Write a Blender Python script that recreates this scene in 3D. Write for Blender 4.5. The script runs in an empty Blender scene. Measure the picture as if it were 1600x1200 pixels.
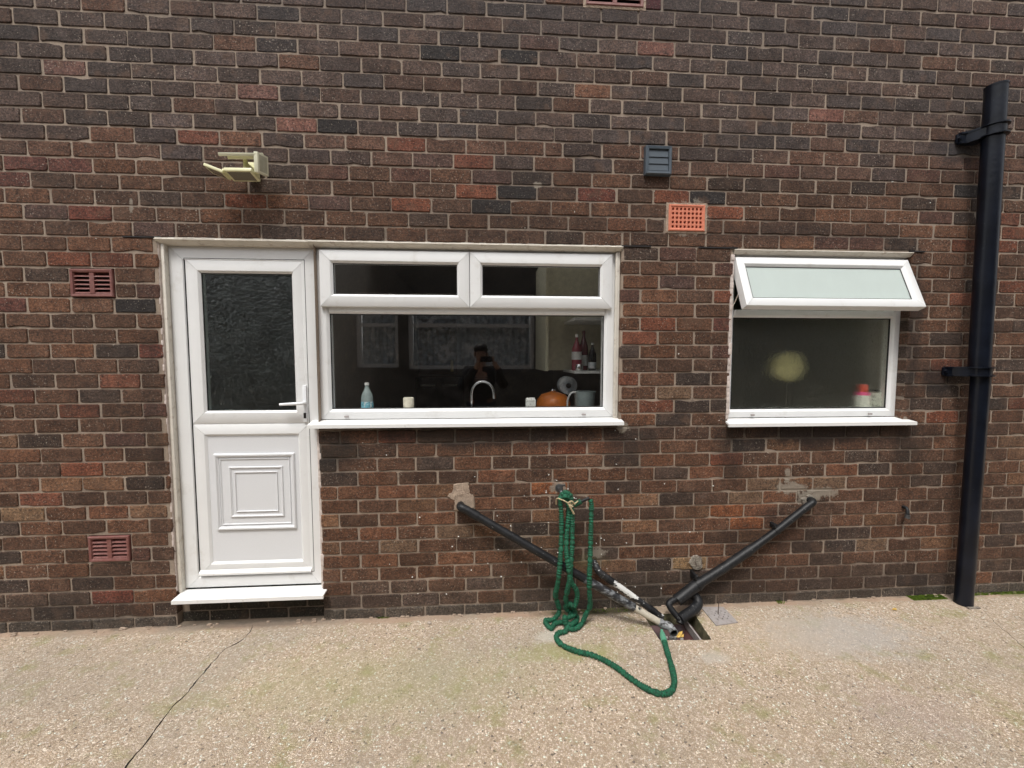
import bpy, bmesh, math, random
from mathutils import Vector, Matrix, noise
from mathutils.geometry import delaunay_2d_cdt
R = math.radians
rnd = random.Random(7)
scn = bpy.context.scene
col = scn.collection

# ------------------------------------------------------------------ camera
cd = bpy.data.cameras.new('camera'); cam = bpy.data.objects.new('camera', cd); col.objects.link(cam)
YAW, PIT = 0.0650, -0.0625
cam.location = (2.358, -2.361, 1.54)
fw = Vector((math.sin(YAW)*math.cos(PIT), math.cos(YAW)*math.cos(PIT), math.sin(PIT)))
cam.rotation_euler = fw.to_track_quat('-Z', 'Y').to_euler()
cd.sensor_width = 36; cd.sensor_fit = 'HORIZONTAL'; cd.lens = 0.7849*18
cd.clip_start = 0.01; cd.clip_end = 500
scn.camera = cam

# ------------------------------------------------------------------ world, sun, exposure
SUN_EL, SUN_AZ = R(62), R(200)
wd = bpy.data.worlds.new('World'); scn.world = wd; wd.use_nodes = True
wn = wd.node_tree.nodes; wl = wd.node_tree.links
for n in list(wn): wn.remove(n)
wo = wn.new('ShaderNodeOutputWorld'); bg = wn.new('ShaderNodeBackground'); sky = wn.new('ShaderNodeTexSky')
sky.sky_type = 'NISHITA'; sky.sun_disc = False; sky.sun_elevation = SUN_EL; sky.sun_rotation = SUN_AZ
sky.dust_density = 4; sky.air_density = 1.0
hs = wn.new('ShaderNodeHueSaturation'); hs.inputs['Saturation'].default_value = 0.12
wl.new(sky.outputs[0], hs.inputs['Color']); wl.new(hs.outputs[0], bg.inputs[0]); wl.new(bg.outputs[0], wo.inputs[0])
bg.inputs[1].default_value = 0.135
sl = bpy.data.lights.new('sun', 'SUN'); so = bpy.data.objects.new('sun', sl); col.objects.link(so)
sl.energy = 1.7; sl.angle = R(15); sl.color = (1.0, 0.96, 0.90)
sdir = Vector((math.sin(SUN_AZ)*math.cos(SUN_EL), math.cos(SUN_AZ)*math.cos(SUN_EL), math.sin(SUN_EL)))
so.rotation_euler = sdir.to_track_quat('Z', 'Y').to_euler(); so.location = (0, -3, 8)
scn.view_settings.view_transform = 'Standard'; scn.view_settings.look = 'None'
scn.view_settings.gamma = 1; scn.view_settings.exposure = 0.47
scn.render.engine = 'CYCLES'

# ------------------------------------------------------------------ materials
def new_mat(name):
    m = bpy.data.materials.new(name); m.use_nodes = True
    nt = m.node_tree; b = nt.nodes['Principled BSDF']; return m, nt, b
def nd(nt, t, **k):
    n = nt.nodes.new(t)
    for a, v in k.items(): setattr(n, a, v)
    return n
def mixc(nt, f, a, b, mode='MIX'):
    n = nt.nodes.new('ShaderNodeMix'); n.data_type = 'RGBA'; n.blend_type = mode
    for s, v in ((n.inputs[0], f), (n.inputs[6], a), (n.inputs[7], b)):
        if isinstance(v, bpy.types.NodeSocket): nt.links.new(v, s)
        elif isinstance(v, (int, float)): s.default_value = v
        else: s.default_value = (*v, 1)
    return n.outputs[2]
def ramp(nt, src, p0, p1, v0=0.0, v1=1.0):
    n = nt.nodes.new('ShaderNodeMapRange'); n.inputs[1].default_value = p0; n.inputs[2].default_value = p1
    n.inputs[3].default_value = v0; n.inputs[4].default_value = v1; nt.links.new(src, n.inputs[0]); return n.outputs[0]
def noi(nt, scale, detail=3, rough=.55, stretch=None, off=(0, 0, 0)):
    tc = nt.nodes.new('ShaderNodeTexCoord'); mp = nt.nodes.new('ShaderNodeMapping')
    nt.links.new(tc.outputs['Object'], mp.inputs[0]); mp.inputs['Location'].default_value = off
    if stretch: mp.inputs['Scale'].default_value = stretch
    n = nt.nodes.new('ShaderNodeTexNoise'); n.inputs['Scale'].default_value = scale
    n.inputs['Detail'].default_value = detail; n.inputs['Roughness'].default_value = rough
    nt.links.new(mp.outputs[0], n.inputs['Vector']); return n.outputs[0]
def bump(nt, b, h, strength=.5, dist=.002, prev=None):
    n = nt.nodes.new('ShaderNodeBump'); n.inputs['Strength'].default_value = strength; n.inputs['Distance'].default_value = dist
    nt.links.new(h, n.inputs['Height'])
    if prev: nt.links.new(prev, n.inputs['Normal'])
    nt.links.new(n.outputs[0], b.inputs['Normal']); return n.outputs[0]
def math_(nt, op, a, b):
    n = nt.nodes.new('ShaderNodeMath'); n.operation = op
    for s, v in ((n.inputs[0], a), (n.inputs[1], b)):
        if isinstance(v, bpy.types.NodeSocket): nt.links.new(v, s)
        else: s.default_value = v
    return n.outputs[0]
def simple(name, c, rough=.5, metal=0, var=.12, vs=30, dirt=None, bs=0, bd=.001, spec=None, coat=0):
    m, nt, b = new_mat(name)
    n = noi(nt, vs, 4)
    lo = tuple(x*(1-var) for x in c); hi = tuple(min(1, x*(1+var)) for x in c)
    cc = mixc(nt, ramp(nt, n, .3, .7), lo, hi)
    if dirt:
        cc = mixc(nt, ramp(nt, noi(nt, dirt[1], 5, .65), dirt[2], dirt[3]), cc, dirt[0])
    nt.links.new(cc, b.inputs['Base Color'])
    b.inputs['Roughness'].default_value = rough; b.inputs['Metallic'].default_value = metal
    if spec is not None: b.inputs['Specular IOR Level'].default_value = spec
    if coat: b.inputs['Coat Weight'].default_value = coat
    if bs: bump(nt, b, noi(nt, vs*4, 3), bs, bd)
    return m
def stains_and_shade(nt, cc):
    # soot and damp, plus sill shade painted into the wall colour: (x, z, half width, half height, strength)
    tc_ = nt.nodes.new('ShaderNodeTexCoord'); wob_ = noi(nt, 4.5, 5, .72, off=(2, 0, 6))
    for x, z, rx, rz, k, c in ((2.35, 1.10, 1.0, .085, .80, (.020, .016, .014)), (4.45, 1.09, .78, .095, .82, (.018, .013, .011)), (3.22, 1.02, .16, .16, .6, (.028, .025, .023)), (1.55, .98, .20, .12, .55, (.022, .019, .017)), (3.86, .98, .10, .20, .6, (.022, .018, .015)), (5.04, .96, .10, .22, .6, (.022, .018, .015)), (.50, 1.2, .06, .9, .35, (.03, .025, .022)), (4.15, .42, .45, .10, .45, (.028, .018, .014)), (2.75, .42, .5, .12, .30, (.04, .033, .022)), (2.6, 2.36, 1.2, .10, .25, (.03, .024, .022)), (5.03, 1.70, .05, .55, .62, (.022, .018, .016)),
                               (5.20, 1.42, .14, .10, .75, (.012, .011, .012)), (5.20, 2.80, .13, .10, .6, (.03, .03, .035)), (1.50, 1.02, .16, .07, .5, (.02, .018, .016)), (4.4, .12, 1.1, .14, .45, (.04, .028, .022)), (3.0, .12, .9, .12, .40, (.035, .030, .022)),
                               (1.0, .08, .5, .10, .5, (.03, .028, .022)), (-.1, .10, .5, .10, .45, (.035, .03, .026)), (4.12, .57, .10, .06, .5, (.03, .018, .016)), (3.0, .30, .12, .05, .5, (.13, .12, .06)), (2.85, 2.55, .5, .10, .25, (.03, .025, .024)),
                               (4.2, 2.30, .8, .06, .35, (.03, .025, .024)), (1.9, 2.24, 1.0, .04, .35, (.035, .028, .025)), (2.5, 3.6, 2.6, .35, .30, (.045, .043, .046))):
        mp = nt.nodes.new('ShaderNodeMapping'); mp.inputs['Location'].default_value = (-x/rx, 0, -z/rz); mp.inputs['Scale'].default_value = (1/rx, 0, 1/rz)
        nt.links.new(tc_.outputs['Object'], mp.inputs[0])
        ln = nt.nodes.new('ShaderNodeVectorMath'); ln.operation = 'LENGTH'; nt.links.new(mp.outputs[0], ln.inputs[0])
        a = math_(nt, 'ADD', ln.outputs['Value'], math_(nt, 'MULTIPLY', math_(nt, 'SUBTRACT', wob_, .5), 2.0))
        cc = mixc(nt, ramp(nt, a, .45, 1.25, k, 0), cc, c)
    # thin smears of cement left round the pipes and repairs
    w2_ = noi(nt, 24, 5, .75, off=(1, 2, 3))
    for x, z, rx, rz in ((4.26, .735, .11, .045), (4.38, .665, .085, .055), (4.235, .81, .022, .06), (4.48, .70, .10, .035), (2.79, .765, .055, .048), (3.03, .355, .065, .035), (3.18, 1.13, .05, .035), (5.0, 1.15, .02, .03), (.45, 2.36, .012, .04), (2.66, 2.535, .028, .022), (5.39, 2.43, .02, .025), (3.545, 2.37, .135, .10)):
        mp = nt.nodes.new('ShaderNodeMapping'); mp.inputs['Location'].default_value = (-x/rx, 0, -z/rz); mp.inputs['Scale'].default_value = (1/rx, 0, 1/rz)
        nt.links.new(tc_.outputs['Object'], mp.inputs[0])
        ln = nt.nodes.new('ShaderNodeVectorMath'); ln.operation = 'LENGTH'; nt.links.new(mp.outputs[0], ln.inputs[0])
        a = math_(nt, 'ADD', ln.outputs['Value'], math_(nt, 'MULTIPLY', math_(nt, 'SUBTRACT', w2_, .5), 2.6))
        cc = mixc(nt, ramp(nt, a, .70, 1.0, .80, 0), cc, (.31, .27, .22))
    return cc
M = {}
# brick
m, nt, b = new_mat('brick'); M['brick'] = m
at = nd(nt, 'ShaderNodeAttribute', attribute_name='Col')
c1 = mixc(nt, ramp(nt, noi(nt, 12, 3, .6, off=(3, 1, 2)), .35, .65), at.outputs['Color'], (.62, .58, .56), 'MULTIPLY')
grit = ramp(nt, noi(nt, 85, 5, .9, stretch=(1, 1, 1.2)), .42, .60)
c2 = mixc(nt, 1.0, c1, mixc(nt, grit, (.62, .62, .64), (1.95, 1.78, 1.62)), 'MULTIPLY')
c2 = mixc(nt, ramp(nt, noi(nt, 80, 3, .8, off=(2, 5, 1)), .54, .64, 0, .75), c2, (.026, .018, .015))
sp = ramp(nt, noi(nt, 105, 2, .6, off=(8, 0, 3)), .63, .68)
spm = ramp(nt, noi(nt, 5, 3, .6, off=(1, 7, 3)), .35, .65, .15, 1)
c3 = mixc(nt, math_(nt, 'MULTIPLY', math_(nt, 'MULTIPLY', sp, spm), .75), c2, (.50, .43, .35))
soot = ramp(nt, noi(nt, 1.1, 6, .68, off=(5, 0, 2)), .50, .76, 0, .42)
c5 = mixc(nt, soot, c3, (.038, .031, .028))
kiln = ramp(nt, noi(nt, 8.5, 3, .6, off=(6, 2, 9)), .57, .66, 0, .38)
c5 = mixc(nt, kiln, c5, (.165, .098, .066))
lime = ramp(nt, noi(nt, 3.3, 6, .78, off=(1, 0, 8)), .64, .82, 0, .38)
c6 = mixc(nt, lime, c5, (.24, .21, .195))
smear = ramp(nt, noi(nt, 20, 4, .7, off=(4, 4, 4)), .66, .78, 0, .35)
c6 = mixc(nt, smear, c6, (.26, .205, .165))
c6 = stains_and_shade(nt, c6)
nt.links.new(c6, b.inputs['Base Color']); b.inputs['Roughness'].default_value = .85; b.inputs['Specular IOR Level'].default_value = .3
h1 = noi(nt, 60, 5, .8, stretch=(1, 1, 1.5)); b1 = bump(nt, b, h1, 1.0, .010)
bump(nt, b, noi(nt, 210, 2, .5), .6, .003, b1)
# mortar
m, nt, b = new_mat('mortar'); M['mortar'] = m
cc = mixc(nt, ramp(nt, noi(nt, 3, 5, .7), .3, .7), (.30, .232, .178), (.44, .35, .272))
cc = mixc(nt, ramp(nt, noi(nt, 90, 3, .7), .3, .75, 0, .6), cc, (.19, .15, .12))
cc = mixc(nt, ramp(nt, noi(nt, 1.7, 4, .6, off=(0, 0, 5)), .45, .75, 0, .6), cc, (.15, .125, .105))
cc = mixc(nt, ramp(nt, noi(nt, 16, 4, .7, off=(0, 3, 5)), .60, .72, 0, .7), cc, (.09, .07, .055))
cc = stains_and_shade(nt, cc)
nt.links.new(cc, b.inputs['Base Color']); b.inputs['Roughness'].default_value = .95
bump(nt, b, noi(nt, 260, 3, .7), .8, .003)
# plastic frame
M['upvc'] = simple('white plastic frame', (.77, .775, .775), .32, var=.025, vs=6, dirt=((.56, .54, .50), 7, .58, .88), bs=.03)
M['upvc_cream'] = simple('weathered trim', (.64, .60, .53), .5, var=.06, vs=10, dirt=((.40, .33, .27), 22, .55, .75), bs=.1)
M['cill'] = simple('white sill', (.80, .80, .79), .35, var=.02, vs=9, dirt=((.55, .52, .48), 26, .62, .8))
M['sealant'] = simple('sealant', (.58, .50, .46), .6, var=.15, vs=40, bs=.5, bd=.003)
M['gasket'] = simple('black rubber gasket', (.012, .012, .013), .6)
M['panel'] = simple('door panel plastic', (.70, .71, .73), .42, var=.015, vs=120, bs=.15)
M['handle'] = simple('white handle', (.80, .82, .84), .22, var=.01)
M['black_metal'] = simple('black gloss pipe paint', (.005, .007, .013), .31, var=.4, vs=9, dirt=((.03, .035, .04), 60, .64, .74), bs=.35, bd=.003, spec=.35)
M['black_plastic'] = simple('black waste pipe', (.010, .0105, .012), .50, var=.4, vs=25, dirt=((.18, .18, .18), 95, .645, .69), bs=.4, bd=.002, spec=.35)
# flaking black paint over white pipe
def flake(name, base, over, sc, a, b_):
    m, nt, b = new_mat(name)
    cc = mixc(nt, ramp(nt, noi(nt, sc, 5, .65, stretch=(1, 1, 2)), a, b_), over, base)
    cc = mixc(nt, ramp(nt, noi(nt, 60, 3, .6), .4, .8, 0, .3), cc, (.10, .09, .08))
    nt.links.new(cc, b.inputs['Base Color']); b.inputs['Roughness'].default_value = .45
    bump(nt, b, noi(nt, sc*2, 4), .3, .002); return m
M['flaking'] = flake('flaking black paint', (.66, .66, .65), (.009, .010, .012), 20, .57, .59)
M['scuffed'] = flake('scuffed grey pipe', (.17, .18, .19), (.012, .013, .016), 22, .50, .62)
M['old_white'] = flake('stained cream pipe', (.50, .46, .38), (.03, .03, .03), 15, .34, .37)
M['bare_white'] = simple('bare white pipe', (.62, .62, .60), .5, var=.1, vs=30, dirt=((.05, .05, .05), 60, .60, .63))
M['grey_pvc'] = flake('scratched grey elbow', (.26, .27, .28), (.06, .06, .06), 40, .40, .46)
M['dark'] = simple('dark void', (.01, .01, .01), .9)
M['void_cavity'] = simple('vent cavity', (.02, .017, .016), .9)
M['terracotta'] = simple('terracotta airbrick', (.62, .20, .12), .75, var=.1, vs=60, dirt=((.55, .30, .22), 70, .6, .8), bs=.3)
M['red_vent'] = simple('painted red vent', (.18, .065, .055), .6, var=.15, vs=40, dirt=((.24, .12, .11), 30, .5, .75), bs=.3)
M['grey_vent'] = simple('dark grey vent cover', (.060, .078, .098), .42, var=.08, vs=20, bs=.08)
M['cream_lamp'] = simple('yellowed cream plastic', (.70, .68, .42), .4, var=.05, vs=30, dirt=((.46, .44, .27), 60, .6, .8))
M['cream_lamp_pale'] = simple('ivory plastic', (.74, .73, .56), .4, var=.04, vs=30, dirt=((.50, .48, .35), 60, .6, .8))
M['lens'] = simple('lamp lens', (.20, .19, .15), .12, var=.1, vs=200, bs=.3)
M['lens_pale'] = simple('pale lamp lens', (.48, .47, .36), .2)
M['solar'] = simple('solar cell', (.045, .05, .07), .15)
M['cement'] = simple('grey cement patch', (.30, .265, .22), .95, var=.35, vs=35, dirt=((.13, .10, .08), 45, .48, .64), bs=1, bd=.012)
M['cement_pink'] = simple('pale sand cement', (.42, .32, .245), .95, var=.2, vs=40, dirt=((.24, .18, .135), 45, .5, .68), bs=1, bd=.010)
M['steel'] = simple('rusty lintel', (.022, .018, .018), .8, var=.3)
M['paint_spot'] = simple('white paint spots', (.75, .74, .70), .6)
M['brass'] = simple('dull tap', (.12, .125, .13), .38, metal=.6, var=.2, dirt=((.05, .05, .05), 80, .5, .7))
M['chrome'] = simple('chrome', (.8, .8, .8), .08, metal=1, var=.01)
M['green_hose'] = simple('green fabric hose', (.003, .085, .040), .6, var=.6, vs=75, dirt=((.03, .26, .16), 150, .60, .70), bs=1, bd=.004)
M['green_plastic'] = simple('green plastic', (.10, .32, .21), .4, dirt=((.30, .38, .30), 40, .55, .7))
M['string'] = simple('natural twine', (.50, .40, .25), .9, var=.3, vs=200, bs=1, bd=.002)
M['rust'] = simple('rusty rod', (.07, .04, .03), .8)
M['moss'] = simple('moss', (.15, .24, .02), .95, var=.6, vs=60, bs=1, bd=.01)
M['soil'] = simple('crack dirt', (.028, .024, .018), .95, var=.4, vs=60)
M['maroon'] = simple('glazed clay gully', (.075, .035, .035), .3, var=.3, vs=14, dirt=((.22, .19, .18), 8, .60, .72))
M['pitwall'] = simple('mossy concrete edge', (.13, .115, .065), .9, var=.35, vs=30, dirt=((.05, .06, .02), 14, .45, .65), bs=.8, bd=.005)
M['leaf'] = simple('yellow leaf', (.62, .40, .10), .6, var=.3)
M['plate'] = simple('grey drain cover', (.34, .31, .30), .6, var=.1, dirt=((.20, .17, .15), 40, .5, .75), bs=.3)
M['pebble'] = simple('pebble', (.42, .36, .30), .8)
# concrete with exposed aggregate
m, nt, b = new_mat('aggregate concrete'); M['ground'] = m
tc = nd(nt, 'ShaderNodeTexCoord')
wob = nt.nodes.new('ShaderNodeTexNoise'); wob.inputs['Scale'].default_value = 45; wob.inputs['Detail'].default_value = 2
nt.links.new(tc.outputs['Object'], wob.inputs['Vector'])
vm = nd(nt, 'ShaderNodeVectorMath', operation='MULTIPLY_ADD'); vm.inputs[1].default_value = (.010, .010, .0)
nt.links.new(wob.outputs['Color'], vm.inputs[0]); nt.links.new(tc.outputs['Object'], vm.inputs[2])
def vor(scale, feat='F1'):
    v = nd(nt, 'ShaderNodeTexVoronoi', feature=feat, voronoi_dimensions='2D'); v.inputs['Scale'].default_value = scale
    nt.links.new(vm.outputs[0], v.inputs['Vector']); return v
va = vor(130); vb = vor(240); ve = vor(130, 'DISTANCE_TO_EDGE')
sepa = nd(nt, 'ShaderNodeSeparateColor'); nt.links.new(va.outputs['Color'], sepa.inputs[0])
sepb = nd(nt, 'ShaderNodeSeparateColor'); nt.links.new(vb.outputs['Color'], sepb.inputs[0])
def cramp(src, stops):
    r_ = nd(nt, 'ShaderNodeValToRGB'); r_.color_ramp.interpolation = 'CONSTANT'
    while len(r_.color_ramp.elements) < len(stops): r_.color_ramp.elements.new(.5)
    for e, (p, c) in zip(r_.color_ramp.elements, stops): e.position = p; e.color = (*c, 1)
    nt.links.new(src, r_.inputs[0]); return r_.outputs[0]
st = cramp(sepa.outputs[0], [(0, (0.484, 0.369, 0.264)), (.22, (0.599, 0.469, 0.346)), (.48, (0.690, 0.558, 0.427)), (.70, (0.875, 0.751, 0.621)), (.84, (0.506, 0.369, 0.257)), (.93, (0.897, 0.904, 0.808)), (.975, (0.196, 0.155, 0.129))])
st2 = cramp(sepb.outputs[0], [(0, (0.437, 0.337, 0.245)), (.35, (0.541, 0.425, 0.322)), (.7, (0.667, 0.541, 0.422)), (.92, (0.829, 0.706, 0.632))])
big = ramp(nt, sepa.outputs[1], .30, .34)
base = mixc(nt, big, st2, st)
gap = ramp(nt, ve.outputs['Distance'], .02, .15, .80, 0)
base = mixc(nt, math_(nt, 'MULTIPLY', gap, big), base, (.27, .205, .135))
# broad tones: sandy, grey, algae green, pinkish
base = mixc(nt, ramp(nt, noi(nt, 1.3, 4, .6), .45, .7, 0, .38), base, (.35, .32, .275))
base = mixc(nt, ramp(nt, noi(nt, 2.1, 4, .6, off=(7, 2, 0)), .50, .72, 0, .30), base, (.52, .41, .30))
base = mixc(nt, ramp(nt, noi(nt, 5.5, 5, .72, off=(2, 9, 0)), .53, .68, 0, .60), base, (.30, .30, .10))
base = mixc(nt, ramp(nt, noi(nt, 9, 5, .7, off=(4, 4, 0)), .60, .78, 0, .45), base, (.17, .145, .115))
def blob(cx, cy, rx, ry, wobble=.9):
    mp = nd(nt, 'ShaderNodeMapping'); mp.inputs['Location'].default_value = (-cx/rx, -cy/ry, 0); mp.inputs['Scale'].default_value = (1/rx, 1/ry, 0)
    nt.links.new(tc.outputs['Object'], mp.inputs[0])
    ln = nd(nt, 'ShaderNodeVectorMath', operation='LENGTH'); nt.links.new(mp.outputs[0], ln.inputs[0])
    return ramp(nt, math_(nt, 'ADD', ln.outputs['Value'], math_(nt, 'MULTIPLY', math_(nt, 'SUBTRACT', noi(nt, 16, 4, .7), .5), wobble*2.4)), .45, 1.15, 1, 0)
base = mixc(nt, math_(nt, 'MULTIPLY', blob(4.32, -.33, .50, .20), .60), base, (.52, .49, .46))
base = mixc(nt, math_(nt, 'MULTIPLY', blob(3.52, -.45, .10, .05), .6), base, (.60, .56, .50))
base = mixc(nt, math_(nt, 'MULTIPLY', blob(3.9, -.30, .42, .24), .30), base, (.64, .50, .36))
base = mixc(nt, math_(nt, 'MULTIPLY', blob(2.70, -.235, .10, .05), .6), base, (.66, .63, .55))
base = mixc(nt, math_(nt, 'MULTIPLY', blob(4.2, -.80, .28, .16), .30), base, (.50, .38, .34))
base = mixc(nt, math_(nt, 'MULTIPLY', blob(1.9, -.50, .9, .25), .30), base, (.42, .41, .22))
base = mixc(nt, math_(nt, 'MULTIPLY', blob(2.75, -.36, .30, .07), .40), base, (.34, .36, .12))
base = mixc(nt, math_(nt, 'MULTIPLY', blob(.5, -.45, .7, .3), .25), base, (.33, .29, .24))
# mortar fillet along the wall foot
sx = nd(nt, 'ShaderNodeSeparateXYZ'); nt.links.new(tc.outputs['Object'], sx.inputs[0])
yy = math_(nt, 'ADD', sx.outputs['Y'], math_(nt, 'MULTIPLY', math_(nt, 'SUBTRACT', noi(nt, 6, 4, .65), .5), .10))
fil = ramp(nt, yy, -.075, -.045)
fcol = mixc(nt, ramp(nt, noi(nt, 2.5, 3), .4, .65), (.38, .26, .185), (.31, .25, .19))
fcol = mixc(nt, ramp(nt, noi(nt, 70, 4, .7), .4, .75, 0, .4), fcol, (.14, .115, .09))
fcol = mixc(nt, ramp(nt, yy, -.022, -.004, 0, .75), fcol, (.07, .055, .04))  # dirt and contact shade painted into the fillet at the wall
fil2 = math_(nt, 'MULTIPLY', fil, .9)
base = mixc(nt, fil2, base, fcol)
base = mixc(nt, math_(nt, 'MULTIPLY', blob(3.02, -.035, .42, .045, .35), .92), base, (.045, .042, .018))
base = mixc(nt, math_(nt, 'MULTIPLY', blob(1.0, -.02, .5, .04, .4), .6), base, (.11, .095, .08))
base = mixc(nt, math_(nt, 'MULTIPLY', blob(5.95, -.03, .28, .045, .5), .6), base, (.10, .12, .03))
nt.links.new(base, b.inputs['Base Color']); b.inputs['Roughness'].default_value = .8; b.inputs['Specular IOR Level'].default_value = .35
hh = math_(nt, 'ADD', ramp(nt, ve.outputs['Distance'], 0, .25), math_(nt, 'MULTIPLY', ramp(nt, vb.outputs['Distance'], 0, .6), -.4))
hh = math_(nt, 'MULTIPLY', hh, ramp(nt, fil, 0, 1, 1, .15))
hh = math_(nt, 'ADD', hh, math_(nt, 'MULTIPLY', sepa.outputs[2], .35))
b1 = bump(nt, b, hh, .75, .004); bump(nt, b, noi(nt, 22, 4, .6), .35, .012, b1)
# glass
def schlick(nt, f0):
    g_ = nd(nt, 'ShaderNodeNewGeometry'); d_ = nd(nt, 'ShaderNodeVectorMath', operation='DOT_PRODUCT')
    nt.links.new(g_.outputs['Incoming'], d_.inputs[0]); nt.links.new(g_.outputs['True Normal'], d_.inputs[1])
    c_ = math_(nt, 'ABSOLUTE', d_.outputs['Value'], 0.0)
    return math_(nt, 'ADD', math_(nt, 'MULTIPLY', math_(nt, 'POWER', math_(nt, 'SUBTRACT', 1.0, c_), 5.0), 1-f0), f0)
def pane_mat(name, f0, tint, gl_rough=0.0):
    m = bpy.data.materials.new(name); m.use_nodes = True; nt = m.node_tree
    for n in list(nt.nodes): nt.nodes.remove(n)
    o = nd(nt, 'ShaderNodeOutputMaterial'); mx = nd(nt, 'ShaderNodeMixShader'); tr = nd(nt, 'ShaderNodeBsdfTransparent'); g = nd(nt, 'ShaderNodeBsdfGlossy')
    f = schlick(nt, f0); tr.inputs[0].default_value = (*tint, 1); g.inputs['Roughness'].default_value = gl_rough
    nt.links.new(f, mx.inputs[0]); nt.links.new(tr.outputs[0], mx.inputs[1]); nt.links.new(g.outputs[0], mx.inputs[2]); nt.links.new(mx.outputs[0], o.inputs[0])
    return m, nt, g
M['glass'] = pane_mat('clear glass', .10, (.99, .995, .99))[0]
def obscure(name, tint, rough, refr, pattern, gmix=.06, painted_sheen=0, fcol=(.6, .66, .64), clear=.3):
    m = bpy.data.materials.new(name); m.use_nodes = True; nt = m.node_tree
    for n in list(nt.nodes): nt.nodes.remove(n)
    o = nd(nt, 'ShaderNodeOutputMaterial'); mx = nd(nt, 'ShaderNodeMixShader'); rf = nd(nt, 'ShaderNodeBsdfRefraction'); g = nd(nt, 'ShaderNodeBsdfGlossy')
    f = schlick(nt, gmix); rf.inputs['IOR'].default_value = 1.12; rf.inputs['Roughness'].default_value = refr
    rf.inputs[0].default_value = (*tint, 1); g.inputs['Roughness'].default_value = rough
    bp = nd(nt, 'ShaderNodeBump'); bp.inputs['Strength'].default_value = pattern[2]; bp.inputs['Distance'].default_value = pattern[3]
    h = math_(nt, 'ADD', noi(nt, pattern[0], 2, .5, stretch=pattern[4] if len(pattern) > 4 else None), math_(nt, 'MULTIPLY', noi(nt, pattern[1], 2, .5), .5))
    nt.links.new(h, bp.inputs['Height'])
    nt.links.new(bp.outputs[0], g.inputs['Normal']); nt.links.new(bp.outputs[0], rf.inputs['Normal']); 
    tr = nd(nt, 'ShaderNodeBsdfTransparent'); tr.inputs[0].default_value = (*tint, 1); mt_ = nd(nt, 'ShaderNodeMixShader'); mt_.inputs[0].default_value = clear; nt.links.new(rf.outputs[0], mt_.inputs[1]); nt.links.new(tr.outputs[0], mt_.inputs[2])
    nt.links.new(f, mx.inputs[0]); nt.links.new(mt_.outputs[0], mx.inputs[1]); nt.links.new(g.outputs[0], mx.inputs[2])
    df_ = nd(nt, 'ShaderNodeBsdfDiffuse'); tl = nd(nt, 'ShaderNodeBsdfTranslucent'); df_.inputs[0].default_value = (*fcol, 1); tl.inputs[0].default_value = (*fcol, 1)
    m1 = nd(nt, 'ShaderNodeMixShader'); m1.inputs[0].default_value = .35; nt.links.new(df_.outputs[0], m1.inputs[1]); nt.links.new(tl.outputs[0], m1.inputs[2])
    m2 = nd(nt, 'ShaderNodeMixShader'); nz_ = noi(nt, pattern[0]*.95, 2, .5, off=(3, 0, 1)); nz_n = nt.nodes[-1]; nz_n.inputs['Distortion'].default_value = 1.6
    if painted_sheen < .2:
        rd = ramp(nt, math_(nt, 'ABSOLUTE', math_(nt, 'SUBTRACT', nz_, .5), 0), 0, .06, painted_sheen*2.8, painted_sheen*.08)  # pale curls painted in for reflections off the glass relief
        rd = math_(nt, 'MULTIPLY', rd, ramp(nt, noi(nt, 7, 3, .6), .3, .7, .45, 1.5))
    else: rd = ramp(nt, noi(nt, 14, 4, .6, stretch=(1, 1, .15)), .3, .7, painted_sheen*.93, painted_sheen*1.05)
    nt.links.new(rd, m2.inputs[0]); nt.links.new(mx.outputs[0], m2.inputs[1]); nt.links.new(m1.outputs[0], m2.inputs[2]); nt.links.new(m2.outputs[0], o.inputs[0])
    return m
M['door_glass'] = obscure('patterned door glass', (.80, .84, .82), .24, .25, (50, 110, .45, .012), .05, .026, (.62, .70, .70), .35)
M['bath_glass'] = obscure('obscured bathroom glass', (.95, .96, .92), .24, .09, (50, 120, .6, .012), .045, .020, (.62, .62, .52), .45)
m = obscure('misted window glass', (.85, .9, .88), .5, .5, (30, 90, .15, .004), .15, .66, (.82, .90, .87)); M['mist_glass'] = m  # sky reflecting in the open sash, painted as pale diffuse colour
# interior
M['kitchen_wall'] = simple('kitchen wall', (.40, .38, .34), .7)
M['kitchen_dark'] = simple('dark kitchen tiles', (.16, .14, .12), .5, dirt=((.22, .18, .14), 9, .55, .7))
M['worktop'] = simple('worktop', (.07, .065, .06), .3)
M['cream_unit'] = simple('cream cupboard', (.66, .62, .46), .5)
M['wood'] = simple('brown wood', (.10, .06, .035), .5, vs=14, var=.3)
M['white_shelf'] = simple('white shelf', (.66, .66, .64), .5)
M['bath_wall'] = simple('bathroom wall', (.34, .34, .28), .7)
M['candle'] = simple('cream candle', (.84, .78, .64), .6)
M['orange_pot'] = simple('orange enamel pot', (.62, .17, .02), .35)
M['bottle_clear'] = simple('pale bottle', (.30, .36, .36), .2, var=.1)
M['blue_label'] = simple('light blue label', (.16, .42, .52), .5, var=.35, vs=60, dirt=((.62, .72, .75), 45, .52, .6))
M['white_plastic'] = simple('white plastic', (.72, .72, .70), .4)
M['grey_card'] = simple('printed carton', (.55, .55, .52), .6, dirt=((.16, .16, .16), 70, .58, .62))
M['wine'] = simple('wine bottle', (.10, .012, .02), .15)
M['rose'] = simple('rose liquid', (.30, .06, .08), .15)
M['pink_cap'] = simple('pink collar', (.75, .05, .25), .4)
M['red_cap'] = simple('red cap', (.75, .09, .05), .4)
M['sponge'] = simple('pale yellow sponge', (.88, .80, .42), .9, var=.15)
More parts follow.
